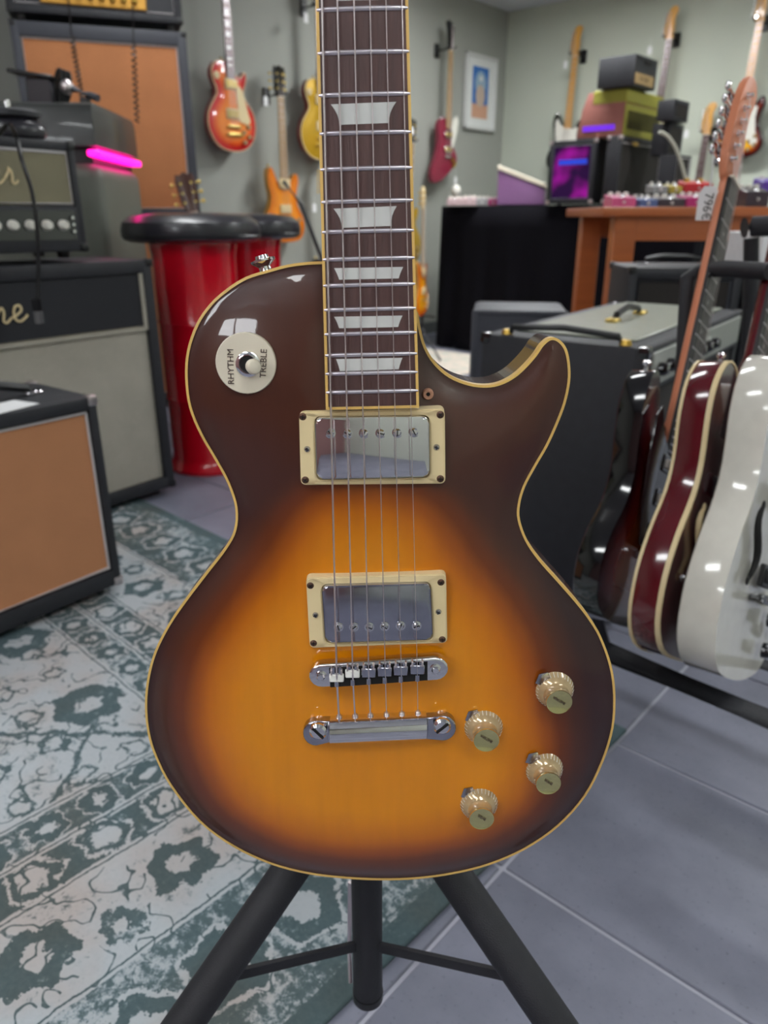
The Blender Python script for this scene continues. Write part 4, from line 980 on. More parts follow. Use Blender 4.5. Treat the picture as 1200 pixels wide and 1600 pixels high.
h1 = guitar('electric_guitar', 'black guitar with white pickguard and maple neck hanging behind the purple lit amp', dict(outline=STRAT, top=M['black_gloss'], side=M['black_gloss'], neck='maple', fb='maple', joint=.33, nut=.78, fbz=.3, guard=SG, guardm='white_plastic', pickups=SS, ring='white_plastic'))
wall_guitar(h1, 'R', 880, 268, .78, R(2), 'black hanger of the black and white guitar')
h2 = guitar('electric_guitar', 'guitar with orange maple headstock and dark neck rising behind the topmost black amp', dict(outline=STRAT, top=M_white, side=M_white, neck='maple', fb='rosewood', joint=.33, nut=.78, fbz=.3, guard=SG, pickups=SS, ring='white_plastic'))
wall_guitar(h2, 'R', 1017, 258, .78, R(2), 'black hanger above the topmost black amp')
h3 = guitar('electric_guitar', 'low hung guitar with maple headstock between the amp stack and the white price tag', dict(outline=STRAT, top=M['black_gloss'], side=M['black_gloss'], neck='maple', fb='rosewood', joint=.33, nut=.78, fbz=.3, guard=SG, pickups=SS, ring='white_plastic'))
wall_guitar(h3, 'R', 1072, 398, .78, R(2), 'black hanger right of the small black amps')
h4 = guitar('electric_guitar', 'three tone sunburst guitar on the sage wall behind the near headstock', dict(outline=STRAT, top=B_three, side=M['black_gloss'], neck='maple', fb='maple', joint=.33, nut=.78, fbz=.3, guard=SG, guardm='white_plastic', pickups=SS, ring='white_plastic'))
wall_guitar(h4, 'R', 1148, 247, .78, R(2), 'black hanger of the sunburst guitar at upper right')

# framed picture on the left wall
p = onL(749, 146, 0.012); a_, b_ = onL(726, 146, .012), onL(773, 146, .012); pw = (b_-a_).length; ph = (onL(749, 87, .012)-onL(749, 204, .012)).length
t = thing('framed_picture', 'white framed blue and peach print hanging near the corner', 'picture', p, ROTL)
bm = NB()
for s in (-1, 1): box(bm, (s*(pw/2-.01), -.012, 0), (.02, .028, ph)); box(bm, (0, -.012, s*(ph/2-.01)), (pw, .028, .02))
obj('frame', bm, 'frame_white', t, False)
bm = NB(); box(bm, (0, -.004, 0), (pw-.03, .006, ph-.03)); obj('mat_board', bm, 'mat_board', t, False)
def flat(nm, c, s, col, y=-.008, rot=None):
    bm = NB()
    if s[2] == 'b': box(bm, (0, 0, 0), (s[0], .001, s[1]))
    else: cyl(bm, (0, -.0005, 0), (0, .0005, 0), s[0], seg=18); bmesh.ops.scale(bm, vec=(1, 1, s[1]), verts=bm.verts)
    o = obj(nm, bm, mat(nm, col, .6), t, False); o.location = (c[0], y, c[1]); return o
flat('print_sky', (0, .05), (pw*.52, ph*.50, 'b'), (52, 112, 186)); flat('print_ground', (0, -ph*.24), (pw*.52, ph*.2, 'b'), (206, 158, 130))
flat('print_cloud', (0, .07), (pw*.18, 1.1, 'c'), (150, 176, 196), -.0092); flat('print_shape', (0, -.02), (pw*.15, 1.25, 'c'), (196, 176, 160), -.0104)
flat('print_star', (.0, .10), (pw*.05, 1, 'c'), (226, 226, 220), -.0115)

# ------------------------------------------------------------------ amps: box with faces; x runs along the right-hand face, y along the left-hand face
def project(p):
    q = Vector(p)-Vector((0, 0, CAMH)); zc = q.y*CT-q.z*ST; yc = q.y*ST+q.z*CT
    return 600+F_PX*q.x/zc, 800-F_PX*yc/zc
def solve(p, d, px):
    lo, hi = 0.0, 2.5; s = 1 if project(p+d*0.5)[0] > project(p)[0] else -1
    for _ in range(40):
        m_ = (lo+hi)/2
        if (project(p+d*m_)[0]-px)*s < 0: lo = m_
        else: hi = m_
    return lo
def cbox(px, yt, yb, Y, pl, pr, az=41.6, z0=None):
    p = atY(px, yb, Y)
    if z0 is not None: p.z = z0
    h = atY(px, yt, Y).z-p.z; a = R(az); db = Vector((math.sin(a), math.cos(a), 0)); da = Vector((-math.cos(a), math.sin(a), 0))
    top = p+Vector((0, 0, h/2))
    return p, h, solve(top, da, pl), solve(top, db, pr), R(90)-a
def amp(name, label, cat, p, rz, w_, d, h, face='y', shell='black_vinyl', grille='silver_grille', gr=(0.03, 0.03, 0.03, 0.03), pipe='piping', fr=0.02, corners=True, feet=True, handle=True, cm='black_plastic', group=None, bev=0.008):
    """gr: left, right, bottom, top borders of the grille; returns (thing, transform for face parts, face width)"""
    t = thing(name, label, cat, p, rz, group); fw = w_ if face == 'y' else d; fd = d if face == 'y' else w_
    z0 = 0.018 if feet else 0
    def ft(o):
        if face == 'x': o.location = Vector((0, d, 0)); o.rotation_euler = (0, 0, R(-90))
        return o
    bm = NB(); box2(bm, (0.001, fr, z0), (fw-.001, fd, h), bev, 2)
    l, r_, b_, tt = gr
    box2(bm, (0, 0, z0), (l, fr+.012, h), min(bev, l*.4), 2); box2(bm, (fw-r_, 0, z0), (fw, fr+.012, h), min(bev, r_*.4), 2)
    box2(bm, (l*.5, 0.0005, z0), (fw-r_*.5, fr+.012, z0+b_), min(bev, b_*.4), 2); box2(bm, (l*.5, 0.0005, h-tt), (fw-r_*.5, fr+.012, h), min(bev, tt*.4), 2)
    ft(obj('shell', bm, shell, t))
    if grille:
        bm = NB(); box2(bm, (l, fr*.6, z0+b_), (fw-r_, fr+.004, h-tt)); ft(obj('grille', bm, grille, t, False))
    if pipe:
        bm = NB(); q = 0.004; tube(bm, [(l+q, fr*.5, z0+b_+q), (fw-r_-q, fr*.5, z0+b_+q), (fw-r_-q, fr*.5, h-tt-q), (l+q, fr*.5, h-tt-q)], q, 6, closed=True); ft(obj('piping', bm, pipe, t))
    if corners:
        for x in (0, fw):
            for z in (z0, h):
                for y in (0, fd):
                    bm = NB(); s = 0.022; cx = s if x == 0 else fw-s; cz = z0+s if z == z0 else h-s; cy = s if y == 0 else fd-s
                    box2(bm, (min(x, cx)-.002 if x == 0 else cx, min(y, cy)-.002 if y == 0 else cy, z-.002 if z == z0 else cz), (cx if x == 0 else x+.002, cy if y == 0 else y+.002, cz if z == z0 else h+.002), .005, 2)
                    ft(obj('corner_protector', bm, cm, t))
    if feet:
        for x in (.05, fw-.05):
            for y in (.05, fd-.05): bm = NB(); cyl(bm, (x, y, 0), (x, y, z0+.002), .016, .019, 12); ft(obj('foot', bm, 'black_plastic', t))
    if handle:
        bm = NB(); c = fw/2; y = fd*.55; tube(bm, [(c-.1, y, h), (c-.09, y, h+.016), (c-.04, y, h+.026), (c+.04, y, h+.026), (c+.09, y, h+.016), (c+.1, y, h)], .008, 8)
        ho = ft(obj('handle', bm, 'black_plastic', t))
        for s in (-1, 1):
            bm = NB(); box(bm, (c+s*.105, y, h+.004), (.035, .026, .008), None, .002, 1); ft(obj('handle_bracket', bm, 'gold' if name != 'guitar_amp' else 'chrome', t))
    return t, ft, fw
def knob_row(t, ft, xs, y, z, r, m, axis=(0, -1, 0), hgt=.016, name='knob'):
    for x in xs:
        bm = NB(); lathe(bm, [(r*1.1, 0), (r, hgt*.3), (r*.85, hgt), (0, hgt*1.02)], (x, y, z), axis, 14); ft(obj(name, bm, m, t))

DB37 = Vector((.6, .8, 0)); RZ37 = R(90)-math.atan2(.6, .8)
# small tan amp close at left
w_ = .56; p = Vector((-.657, 1.68, .0085))-DB37*w_
t, ft, fw = amp('guitar_amp', 'small black amp with tan grille standing on the rug at lower left', 'amp', p, RZ37, w_, .27, .495, grille='tan_grille', gr=(.04, .022, .045, .032), cm='steel', handle=False)
bm = NB(); c = fw*.62; tube(bm, [(c-.12, .13, .495), (c-.11, .13, .512), (c-.03, .13, .53), (c+.05, .13, .53), (c+.12, .13, .512), (c+.13, .13, .495)], .011, 8); obj('strap_handle', bm, 'black_plastic', t)
for s in (-.125, .135): bm = NB(); box(bm, (c+s, .13, .499), (.04, .03, .01), None, .003, 1); obj('handle_bracket', bm, 'chrome', t)
pc = obj('card', (lambda b: (box(b, (0, 0, 0), (.12, .08, .001)), b)[1])(NB()), 'paper', None, False); pc.location = p+DB37*.37+Vector((-.8, .6, 0))*.05+Vector((0, 0, .4965)); pc.rotation_euler = (0, 0, RZ37+.2)
tag(pc, 'white card lying on top of the small tan amp', 'card')
# large cabinet with a silver grille
w_ = .72; p = Vector((-.7146, 2.415, .0085))-DB37*w_
t, ft, fw = amp('speaker_cabinet', 'tall black speaker cabinet with silver grey grille behind the small tan amp', 'speaker', p, RZ37, w_, .30, .755, grille='silver_grille', gr=(.04, .035, .04, .04), pipe=None, fr=.03, handle=False)
bm = NB(); box2(bm, (.035, .012, .56), (fw-.035, .026, .725)); bf_ = obj('upper_baffle', bm, mat('baffle', (34, 35, 40), .7), t, False)
bm = NB(); box2(bm, (fw-.046, .006, .55), (fw-.034, .03, .725)); box2(bm, (.04, .006, .545), (fw-.036, .03, .553)); obj('baffle_trim', bm, 'silver_grille', t, False)
def script(name, strokes, parent, r=.004, m='ivory', depth=0.0):
    bm = NB()
    for s in strokes: tube(bm, [(x, 0, z) for x, z in [tuple(v) for v in crom(s, 5, False)]], r, 6)
    for v in bm.verts: v.co.y *= .5
    return obj(name, bm, m, parent)
NE = [[(-.09,.0),(-.075,.03),(-.07,.045),(-.075,.0)], [(-.075,.01),(-.06,.035),(-.05,.045),(-.045,.03),(-.05,.006),(-.04,.0),(-.025,.012)], [(-.025,.012),(-.005,.02),(.012,.034),(.008,.048),(-.006,.046),(-.014,.026),(-.01,.006),(.004,.0),(.022,.01),(.03,.018)]]
b1_, b2_ = 0, 0
def face_u(p, d, px):
    """distance along d from p that projects on column px"""
    lo, hi = 0.0, 1.2
    for _ in range(40):
        m_ = (lo+hi)/2
        if project(p+d*m_)[0] < px: lo = m_
        else: hi = m_
    return lo
lg = script('logo', NE, t, .004, 'cream'); lg.location = (face_u(p+Vector((0, 0, .64)), DB37, 30), .008, .612); lg.scale = (.85, 1, .85)
# amp head on it
p2 = Vector((-.835, 2.262, 0.7745))-DB37*.60-Vector((0, 0, 0)); hh = .245
t, ft, fw = amp('amp_head', 'black amp head with gold weave grille and white knobs on the tall speaker cabinet', 'amp', p2+Vector((-.8, .6, 0))*.02, RZ37, .60, .23, .30, grille='gold_grille', gr=(.03, .022, .12, .024), pipe='piping', handle=False, fr=.012)
bm = NB(); box2(bm, (.03, -.001, .05), (fw-.03, .016, .125)); obj('control_panel', bm, 'black_gloss', t, False)
for k in range(7):
    x = fw-.07-k*.048; bm = NB(); lathe(bm, [(.014, 0), (.013, .012), (.010, .02), (0, .021)], (x, 0, .088), (0, -1, 0), 14); obj('knob', bm, 'white_plastic', t)
for z in (.07, .088, .106): bm = NB(); lathe(bm, [(.006, 0), (.005, .008), (0, .009)], (fw-.04, -.001, z), (0, -1, 0), 12); obj('jack', bm, 'chrome', t)
ER = [[(-.05,.006),(-.03,.02),(-.02,.034),(-.026,.046),(-.038,.042),(-.044,.022),(-.036,.004),(-.02,.0),(-.005,.012)], [(-.005,.012),(.01,.03),(.016,.044),(.012,.046)], [(.014,.044),(.022,.038),(.024,.02),(.022,.004),(.03,.0),(.042,.01)]]
lg = script('logo', ER, t, .0042, 'cream'); pp = p2+Vector((-.8, .6, 0))*.02; lg.location = (face_u(pp+Vector((0, 0, .2)), DB37, 10), .004, .19); lg.scale = (.8, 1, .8)
HEADP = pp
# headphones on the head
def headphones(label, p, rz, s=1.0):
    t = thing('headphones', label, 'headphones', p, rz); t.scale = (s, s, s)
    for k, (x, y) in enumerate(((0, 0), (-.15, .03))):
        bm = NB(); lathe(bm, [(0, .0), (.03, .0), (.046, .006), (.05, .018), (.046, .034), (.034, .044), (0, .046)], (0, 0, 0), (0, 0, 1), 24); bmesh.ops.scale(bm, vec=(1.25, .85, 1), verts=bm.verts)
        e = obj('ear_cup', bm, 'leather', t); e.location = (x, y, 0.0); 
        bm = NB(); lathe(bm, [(.03, .044), (.044, .05), (.044, .060), (.03, .066), (.026, .05)], (0, 0, 0), (0, 0, 1), 24); bmesh.ops.scale(bm, vec=(1.25, .85, 1), verts=bm.verts); e = obj('ear_pad', bm, 'black_vinyl', t); e.location = (x, y, 0)
    bm = NB(); pts = [Vector((-.15+.15*k/12, .03-.03*k/12+.09*math.sin(math.pi*k/12), .035+.055*math.sin(math.pi*k/12))) for k in range(13)]; tube(bm, pts, .009, 8); obj('headband', bm, 'black_plastic', t)
    bm = NB(); box(bm, (-.01, .02, .07), (.012, .01, .03), None, .002, 1); obj('slider', bm, 'chrome', t)
headphones('black headphones lying on the gold grille amp head', HEADP+DB37*.50+Vector((-.8, .6, 0))*.09+Vector((0, 0, .302)), RZ37-.1, 1.15)
t = thing('audio_lead', 'black lead hanging down in front of the gold grille amp head', 'cable', HEADP+Vector((0, 0, .3)))
pts = [atY(x, y, Y)-t.location for x, y, Y in ((-20, 230, 2.0), (2, 205, 1.98), (14, 194, 1.96), (26, 215, 2.02), (34, 250, 1.98), (50, 300, 1.98), (58, 360, 1.98), (60, 420, 1.98), (58, 480, 1.97))]
bm = NB(); tube(bm, crom(pts, 4, False), .005, 8); obj('cord', bm, 'black_plastic', t); bm = NB(); tube(bm, [pts[-1]+Vector((0, 0, .02)), pts[-1]-Vector((0, 0, .04))], .012, 10); obj('plug', bm, 'black_plastic', t)

# orange speaker stack with an amp head
az = 71.0; a = R(az); dd = Vector((math.sin(a), math.cos(a), 0)); dn = Vector((-math.cos(a), math.sin(a), 0)); RZS = R(90)-a
pr = Vector((-.857, 3.76, 0)); W4 = .70; base = pr-dd*W4
zt = atY(285, 52, pr.y).z; H4 = .74; z1 = zt-H4; 
t, ft, fw = amp('speaker_cabinet', 'lower black speaker cabinet with orange grille, beneath the big one behind the tall silver cabinet', 'speaker', base, RZS, W4, .31, z1, grille='orange_grille', gr=(.035, .035, .05, .05), handle=False)
t, ft, fw = amp('speaker_cabinet', 'upper black speaker cabinet with big orange grille and white piping at upper left', 'speaker', base+Vector((0, 0, z1+.005)), RZS, W4, .31, H4, shell='grey_vinyl', grille='orange_grille', gr=(.035, .04, .03, .055), handle=False, feet=False)
ph_ = base+Vector((0, 0, zt+.014))-dn*0.005
t, ft, fw = amp('amp_head', 'black amp head with gold control panel on top of the orange speaker stack', 'amp', ph_, RZS, W4-.01, .27, .27, grille='black_vinyl', gr=(.03, .03, .03, .03), handle=False, fr=.014)
x0, x1 = face_u(ph_+Vector((0, 0, .07)), dd, 62), face_u(ph_+Vector((0, 0, .07)), dd, 229)
bm = NB(); box2(bm, (x0, -.004, .056), (x1, .012, .13), .004, 1); obj('control_panel', bm, 'panel_gold', t)
for k in range(7): bm = NB(); lathe(bm, [(.013, 0), (.012, .012), (.008, .016), (0, .017)], (x0+.11+k*.043, -.004, .088), (0, -1, 0), 14); obj('knob', bm, 'brass', t)
bm = NB(); box2(bm, (x0+.055, -.007, .075), (x0+.08, 0, .105)); obj('switch', bm, mat('red_switch', (90, 20, 14), .4), t, False)
for (xa, ya, xb, yb, lab) in ((107, 0, 128, 152, 'left coiled black lead hanging over the orange grille'), (207, 8, 214, 192, 'right coiled black lead hanging over the orange grille')):
    n = 14; A_ = atY(xa, ya, 3.40); 
    t = thing('coiled_lead', lab, 'cable', A_); B_ = atY(xb, yb, 3.42)-A_; mid = (atY(xa+(xb-xa)*.2, 55 if xa < 150 else 70, 3.42)-A_)
    pts = [Vector((0, 0, 0)), mid]; turns = 13
    for k in range(turns*8+1):
        f = k/(turns*8); c = mid+(B_-mid)*f; ang = 2*math.pi*k/8; pts.append(c+Vector((math.cos(ang)*.009, math.sin(ang)*.009, 0)))
    bm = NB(); tube(bm, pts, .0032, 5); obj('coil', bm, 'black_plastic', t)

# grey cabinet with a padded lid and a pink light strip
pe = atY(150, 228, 2.78); zt_ = atY(150, 158, 2.78).z; t = thing('jukebox_cabinet', 'dark grey cabinet with rounded lid and pink light strip before the orange stack', 'cabinet', (pe.x, pe.y, 0), R(90)-R(-3))
# local x = away along the right side, local y = to the left
LR, WL = .56, .60
bm = NB(); prof = [(0, pe.z-.0), (0, zt_-.03), (.01, zt_-.008), (.03, zt_), (LR-.04, zt_), (LR-.015, zt_-.008), (LR, zt_-.03), (LR, pe.z)]
prism(bm, prof, 0, WL, .006, 2); obj('lid', bm, mat('lid_grey', (50, 52, 50), .38, coat=.3), t)
bm = NB(); box2(bm, (-.01, -.012, pe.z-.032), (LR-.01, .03, pe.z-.012), .004, 1); obj('light_strip', bm, 'pink_light', t)
bm = NB(); box2(bm, (0.05, .03, pe.z-.05), (LR, WL, pe.z+.002)); obj('light_recess', bm, 'black_plastic', t, False)
bm = NB(); box2(bm, (0, .0, .02), (LR, WL, pe.z-.05), .05, 4); lo = obj('lower_body', bm, mat('body_grey', (98, 102, 92), .45), t)
for k in range(9): bm = NB(); box(bm, (.09+k*.048, -.004, .36), (.016, .014, .62), None, .004, 1); obj('rib', bm, mat('rib_grey', (72, 74, 68), .45) if k == 0 else bpy.data.materials['rib_grey'], lo)
# clutter on its lid
q = atY(58, 148, 2.95); q.z = zt_
t = thing('tablet_holder', 'small black tilted tablet holder on the lid of the grey cabinet', 'holder', q)
bm = NB(); box(bm, (0, 0, .10), (.15, .09, .012), Matrix.Rotation(R(8), 3, 'Y'), .003, 1); obj('plate', bm, 'black_plastic', t); bm = NB(); box(bm, (.02, .0, .045), (.09, .06, .09), None, .006, 1); obj('foot', bm, 'leather', t)
bm = NB(); box(bm, (0, 0, .004), (.14, .09, .008)); obj('base', bm, 'black_plastic', t, False)
q = atY(93, 150, 2.95); q.z = zt_
t = thing('cable_coil', 'black coiled cable leaning on the tablet holder', 'cable', q)
for k in range(3): bm = NB(); tube(bm, [(math.cos(x)*.012+k*.012+.012*math.sin(x), .0+k*.006, .062+math.sin(x)*(.056-.004*k)) for x in [2*math.pi*j/24 for j in range(24)]], .007, 8, closed=True); obj('loop', bm, 'black_plastic', t)
q = atY(112, 150, 2.9); q.z = zt_
t = thing('microphone', 'grey microphone lying beside the coiled cable', 'microphone', q); bm = NB(); tube(bm, [(0, 0, .055), (.07, -.02, .03), (.10, -.03, .02)], [.014, .012, .012], 10); obj('handle', bm, 'grey_vinyl', t); bm = NB(); sphere(bm, (-.012, 0, .058), .024, 12); obj('head', bm, 'steel', t); bm = NB(); box(bm, (.05, -.015, .012), (.03, .03, .024), None, .003, 1); obj('rest', bm, 'black_plastic', t)

# red drum stools with padded seats
def stool(label, c, r):
    t = thing('drum_stool', label, 'stool', (c.x, c.y, 0), 0, None); zs = .805; rb = r*.60
    bm = NB(); prof = [(rb*1.14, 0), (rb*1.16, .012), (rb*1.06, .03), (rb, .05), (rb*1.0, .26), (rb*1.025, .27), (rb*1.0, .28), (rb*1.0, .53), (rb*1.025, .54), (rb*1.0, .55), (rb*1.02, .76), (rb*1.06, .79), (rb*1.06, zs)]
    lathe(bm, prof, (0, 0, 0), (0, 0, 1), 48); obj('drum', bm, 'red_drum', t)
    bm = NB(); lathe(bm, [(r*.9, zs), (r*.98, zs+.01), (r, zs+.035), (r*.97, zs+.062), (r*.85, zs+.082), (r*.5, zs+.092), (0, zs+.094)], (0, 0, 0), (0, 0, 1), 48); obj('seat', bm, 'leather', t)
    bm = NB(); tube(bm, [(math.cos(x)*r*.985, math.sin(x)*r*.985, zs+.02) for x in [2*math.pi*j/40 for j in range(40)]], .004, 6, closed=True); obj('seat_piping', bm, 'black_plastic', t)
    return t
stool('nearer red drum stool with padded black seat, left of the front guitar', Vector((-.663, 2.75, 0)), .236)
stool('farther red drum stool with padded black seat, behind the nearer one', Vector((-.560, 3.21, 0)), .225)

# microphone stand, thin boom leaning behind the amber guitar
q = atY(500, 640, 3.3); t = thing('microphone_stand', 'thin black microphone stand with slanting boom in front of the amber guitar', 'stand', (q.x, q.y, 0))
O_ = t.location; bm = NB(); tube(bm, [atY(443, 283, 3.3)-O_, atY(470, 318, 3.3)-O_, atY(520, 450, 3.3)-O_], .008, 8); obj('boom', bm, 'black_metal', t)
tp_ = atY(520, 450, 3.3)-O_; bm = NB(); tube(bm, [tp_, Vector((0, 0, .25)), Vector((0, 0, .02))], .009, 8); obj('pole', bm, 'black_metal', t)
for k in range(3): a = k*2.094; bm = NB(); tube(bm, [(0, 0, .15), (math.cos(a)*.2, math.sin(a)*.2, .01)], .007, 8); obj('leg', bm, 'black_metal', t)

# ------------------------------------------------------------------ black draped table at the corner
TP = Vector((.40, 5.55, 0)); TW, TD, TH_ = 1.75, .72, .955
tb = thing('draped_table', 'long table under a black cloth in the corner, carrying amps and pedals', 'table', TP, ROTR)
bm = NB(); box2(bm, (.01, .01, TH_-.03), (TW-.01, TD, TH_-.004)); obj('tabletop', bm, 'black_plastic', tb, False)
for x in (.06, TW-.06):
    for y in (.06, TD-.06): bm = NB(); cyl(bm, (x, y, 0), (x, y, TH_-.03), .018, seg=10); obj('leg', bm, 'black_metal', tb)
cl = NB(); n = 120; top, bot = [], []
def per(s):
    P = TW+2*TD; s *= P
    if s < TD: return Vector((0, TD-s, 0)), Vector((-1, 0, 0))
    if s < TD+TW: return Vector((s-TD, 0, 0)), Vector((0, -1, 0))
    return Vector((TW, s-TD-TW, 0)), Vector((1, 0, 0))
rows = []
for j in range(8):
    row = []
    for i in range(n+1):
        q_, nn = per(i/n); f = j/7; amp_ = .018*f; row.append(cl.verts.new(q_+nn*(.004+amp_*(1+math.sin(i*.55)+.5*math.sin(i*1.31+j*.1)))+Vector((0, 0, TH_*(1-f)+.012*f+(.001 if j else .0))))); 
    rows.append(row)
for a, b_ in zip(rows, rows[1:]):
    for i in range(n): cl.faces.new((a[i], a[i+1], b_[i+1], b_[i]))
vv = [cl.verts.new(v) for v in ((0, 0, TH_), (TW, 0, TH_), (TW, TD, TH_), (0, TD, TH_))]; cl.faces.new(vv)
tco = obj('tablecloth', cl, 'cloth_black', None); tco.location = TP; tco.rotation_euler = (0, 0, ROTR); tag(tco, 'black cloth hanging to the floor around the corner table', 'tablecloth')
md = tco.modifiers.new('thick', 'SOLIDIFY'); md.thickness = .002
TT = TH_+.006
def onface(p, h, wl, wr, rz): return p, h, wl, wr, rz
# purple lit amp, front on its left-hand face
p, h, wl, wr, rz = cbox(925, 216, 308, 4.78, 856, 948, z0=TT)
t, ft, fw = amp('guitar_amp', 'black amp with purple lit glossy front at the left end of the amp pile', 'amp', p, rz, wr, wl, h, face='x', grille=None, gr=(.03, .03, .03, .03), feet=False, handle=False, cm='steel', pipe=None)
glassy, nt, b = newmat('purple_glass'); tc = nt.nodes.new('ShaderNodeTexCoord'); gr_ = nt.nodes.new('ShaderNodeTexNoise'); gr_.inputs['Scale'].default_value = 4.5
cr = nt.nodes.new('ShaderNodeValToRGB'); e = cr.color_ramp.elements; e[0].position = .46; e[0].color = s2l((40, 14, 56)); e[1].position = .72; e[1].color = s2l((180, 24, 170))
nt.links.new(tc.outputs['Object'], gr_.inputs[0]); nt.links.new(gr_.outputs[0], cr.inputs[0]); nt.links.new(cr.outputs[0], b.inputs['Base Color']); nt.links.new(cr.outputs[0], b.inputs['Emission Color']); b.inputs['Emission Strength'].default_value = .22; b.inputs['Roughness'].default_value = .12
bm = NB(); box2(bm, (.028, .006, .028), (fw-.028, .02, h-.028)); ft(obj('lit_panel', bm, glassy, t, False))
bm = NB(); tube(bm, [(.03, .004, .03), (fw-.03, .004, .03), (fw-.03, .004, h-.03), (.03, .004, h-.03)], .004, 6, closed=True); ft(obj('panel_rim', bm, 'grey_vinyl', t))
bm = NB(); box2(bm, (fw*.22, .002, h*.62), (fw*.82, .008, h*.70)); ft(obj('lit_sign', bm, 'blue_light', t, False))
# dark combo right of it
p, h, wl, wr, rz = cbox(962, 211, 306, 4.62, 944, 1033, z0=TT)
t, ft, fw = amp('guitar_amp', 'wide dark brown amp under the olive amp', 'amp', p, rz, wr, min(wl, .3), h, grille='dark_grille', gr=(.02, .02, .02, .03), shell='black_vinyl', feet=False, handle=False, cm='steel')
bm = NB(); box(bm, (fw*.3, -.003, h-.035), (.07, .006, .02), None, .002, 1); obj('name_plate', bm, 'brass', t)
zA = TT+h
# olive amp on top
p, h, wl, wr, rz = cbox(972, 139, 210, 4.7, 903, 1031, z0=zA+.006)
t = thing('guitar_amp', 'olive yellow amp with slotted front and rose sides lying on the dark brown amp', 'amp', p, rz)
bm = NB(); prism(bm, [(0, 0), (wl, 0), (wl*.92, h*.62), (wl*.80, h), (0, h)], 0, wr, .006, 2)
for v in bm.verts: v.co = Vector((v.co.y, v.co.x, v.co.z))
obj('body', bm, 'rose_vinyl', t)
bm = NB(); box2(bm, (.0, -.006, .0), (wr, .0, h*.70), .002, 1); pn = obj('front_panel', bm, 'olive_tweed', t)
bm = NB(); box2(bm, (-.002, -.008, h*.72), (wr+.002, wl*.7, h+.006), .006, 1); obj('lid', bm, 'olive_tweed', t)
bm = NB()
for k in range(26): box2(bm, (wr*.08+k*wr*.033, -.0085, h*.16), (wr*.08+k*wr*.033+wr*.014, -.005, h*.56))
s_ = obj('slots', bm, 'dark_grille', pn, False); s_['kind'] = 'stuff'
bm = NB(); box2(bm, (-.004, .05, h*.14), (.0, wl*.86, h*.26)); obj('light_bar', bm, 'purple_light', t, False)
zB = p.z+h+.006
p, h, wl, wr, rz = cbox(988, 83, 143, 4.62, 934, 1026, z0=zB+.002)
t, ft, fw = amp('guitar_amp', 'small black box amp with tan name panel on top of the amp pile', 'amp', p, rz, wr, wl, h, grille='black_vinyl', gr=(.015, .015, .015, .015), pipe=None, feet=False, handle=False, corners=False, fr=.008)
bm = NB(); box2(bm, (fw*.06, -.003, h*.08), (fw*.86, .004, h*.42), .002, 1); o = obj('name_panel', bm, mat('tan_panel', (166, 138, 92), .5), t)
text('panel_text', 'VE VERT', h*.22, 'dark_hole', t, (fw*.45, -.0034, h*.25))
bm = NB(); box2(bm, (fw*.42, -.002, h*.76), (fw*.72, .008, h*.88), .003, 1); obj('handle_slot', bm, 'dark_hole', t)
# small stack further right
zc_ = TT
for (e, yt, yb, l, r_, lab, Y) in ((1052, 241, 292, 1032, 1076, 'lowest small black amp with pale edge, right of the amp pile', 4.5), (1042, 191, 238, 1032, 1066, 'middle small black amp behind the pile', 4.6), (1052, 154, 190, 1030, 1076, 'topmost small black box of the stack behind the olive amp', 4.5)):
    p, h, wl, wr, rz = cbox(e, yt, yb, Y, l, r_, z0=zc_); wl = max(wl, .1)
    t, ft, fw = amp('guitar_amp', lab, 'amp', p, rz, wr, wl, h, grille='dark_grille', gr=(.01, .01, .01, .01), pipe='grey_vinyl' if yt < 240 else 'piping', feet=False, handle=False, corners=False, fr=.008, shell='black_vinyl'); zc_ = p.z+h+.001
t = thing('cable', 'pale cable looping down from the olive amp', 'cable', atY(1032, 207, 4.3)); O_ = t.location
pts = [atY(x, y, 4.2)-O_ for x, y in ((1030, 206), (1042, 212), (1054, 228), (1062, 248), (1070, 275), (1076, 300))]; bm = NB(); tube(bm, crom(pts, 4, False), .009, 8); obj('cord', bm, mat('pale_cord', (176, 176, 160), .5), t)
# wedge and little things on the left of the cloth table
p = atY(776, 318, 5.25); p.z = TT
t = thing('sloped_case', 'pale sloping case with purple-lit side beside the purple lit amp', 'case', p, R(-14))
bm = NB(); prism(bm, [(0, 0.0), (.30, 0.0), (.30, .10), (.0, .21), (0, .2)], 0, .3, .004, 1); obj('side', bm, 'purple_lit_side', t)  # purple light falling on the pale case is put into this colour
bm = NB(); v = [(0-.005, .21), (.305, .10), (.305, .125), (-.005, .24)]; prism(bm, v, -.006, .306, .003, 1); obj('lid', bm, 'ivory', t)
def pedal(label, cat, p, rz, w_, d, h, m, km='white_plastic', nk=3, sw='chrome', group=None):
    t = thing('effects_pedal', label, cat, p, rz, group)
    bm = NB(); prism(bm, [(0, 0), (d, 0), (d, h), (0, h*.7)], 0, w_, .002, 1)
    for v in bm.verts: v.co = Vector((v.co.y, v.co.x, v.co.z))
    obj('housing', bm, m, t)
    for k in range(nk):
        x = w_*(k+.5)/nk; bm = NB(); lathe(bm, [(w_*.11, 0), (w_*.10, .012), (0, .013)], (x, d*.75, h*.92), (0, -.1, 1), 12); obj('knob', bm, km, t)
    bm = NB(); lathe(bm, [(.009, 0), (.007, .004), (.006, .012), (0, .013)], (w_/2, d*.22, h*.74), (0, 0, 1), 12); obj('footswitch', bm, sw, t)
    bm = NB(); lathe(bm, [(.006, 0), (.005, .006), (0, .006)], (w_/2, -.0, h*.35), (0, -1, 0), 10); obj('jack', bm, 'steel', t)
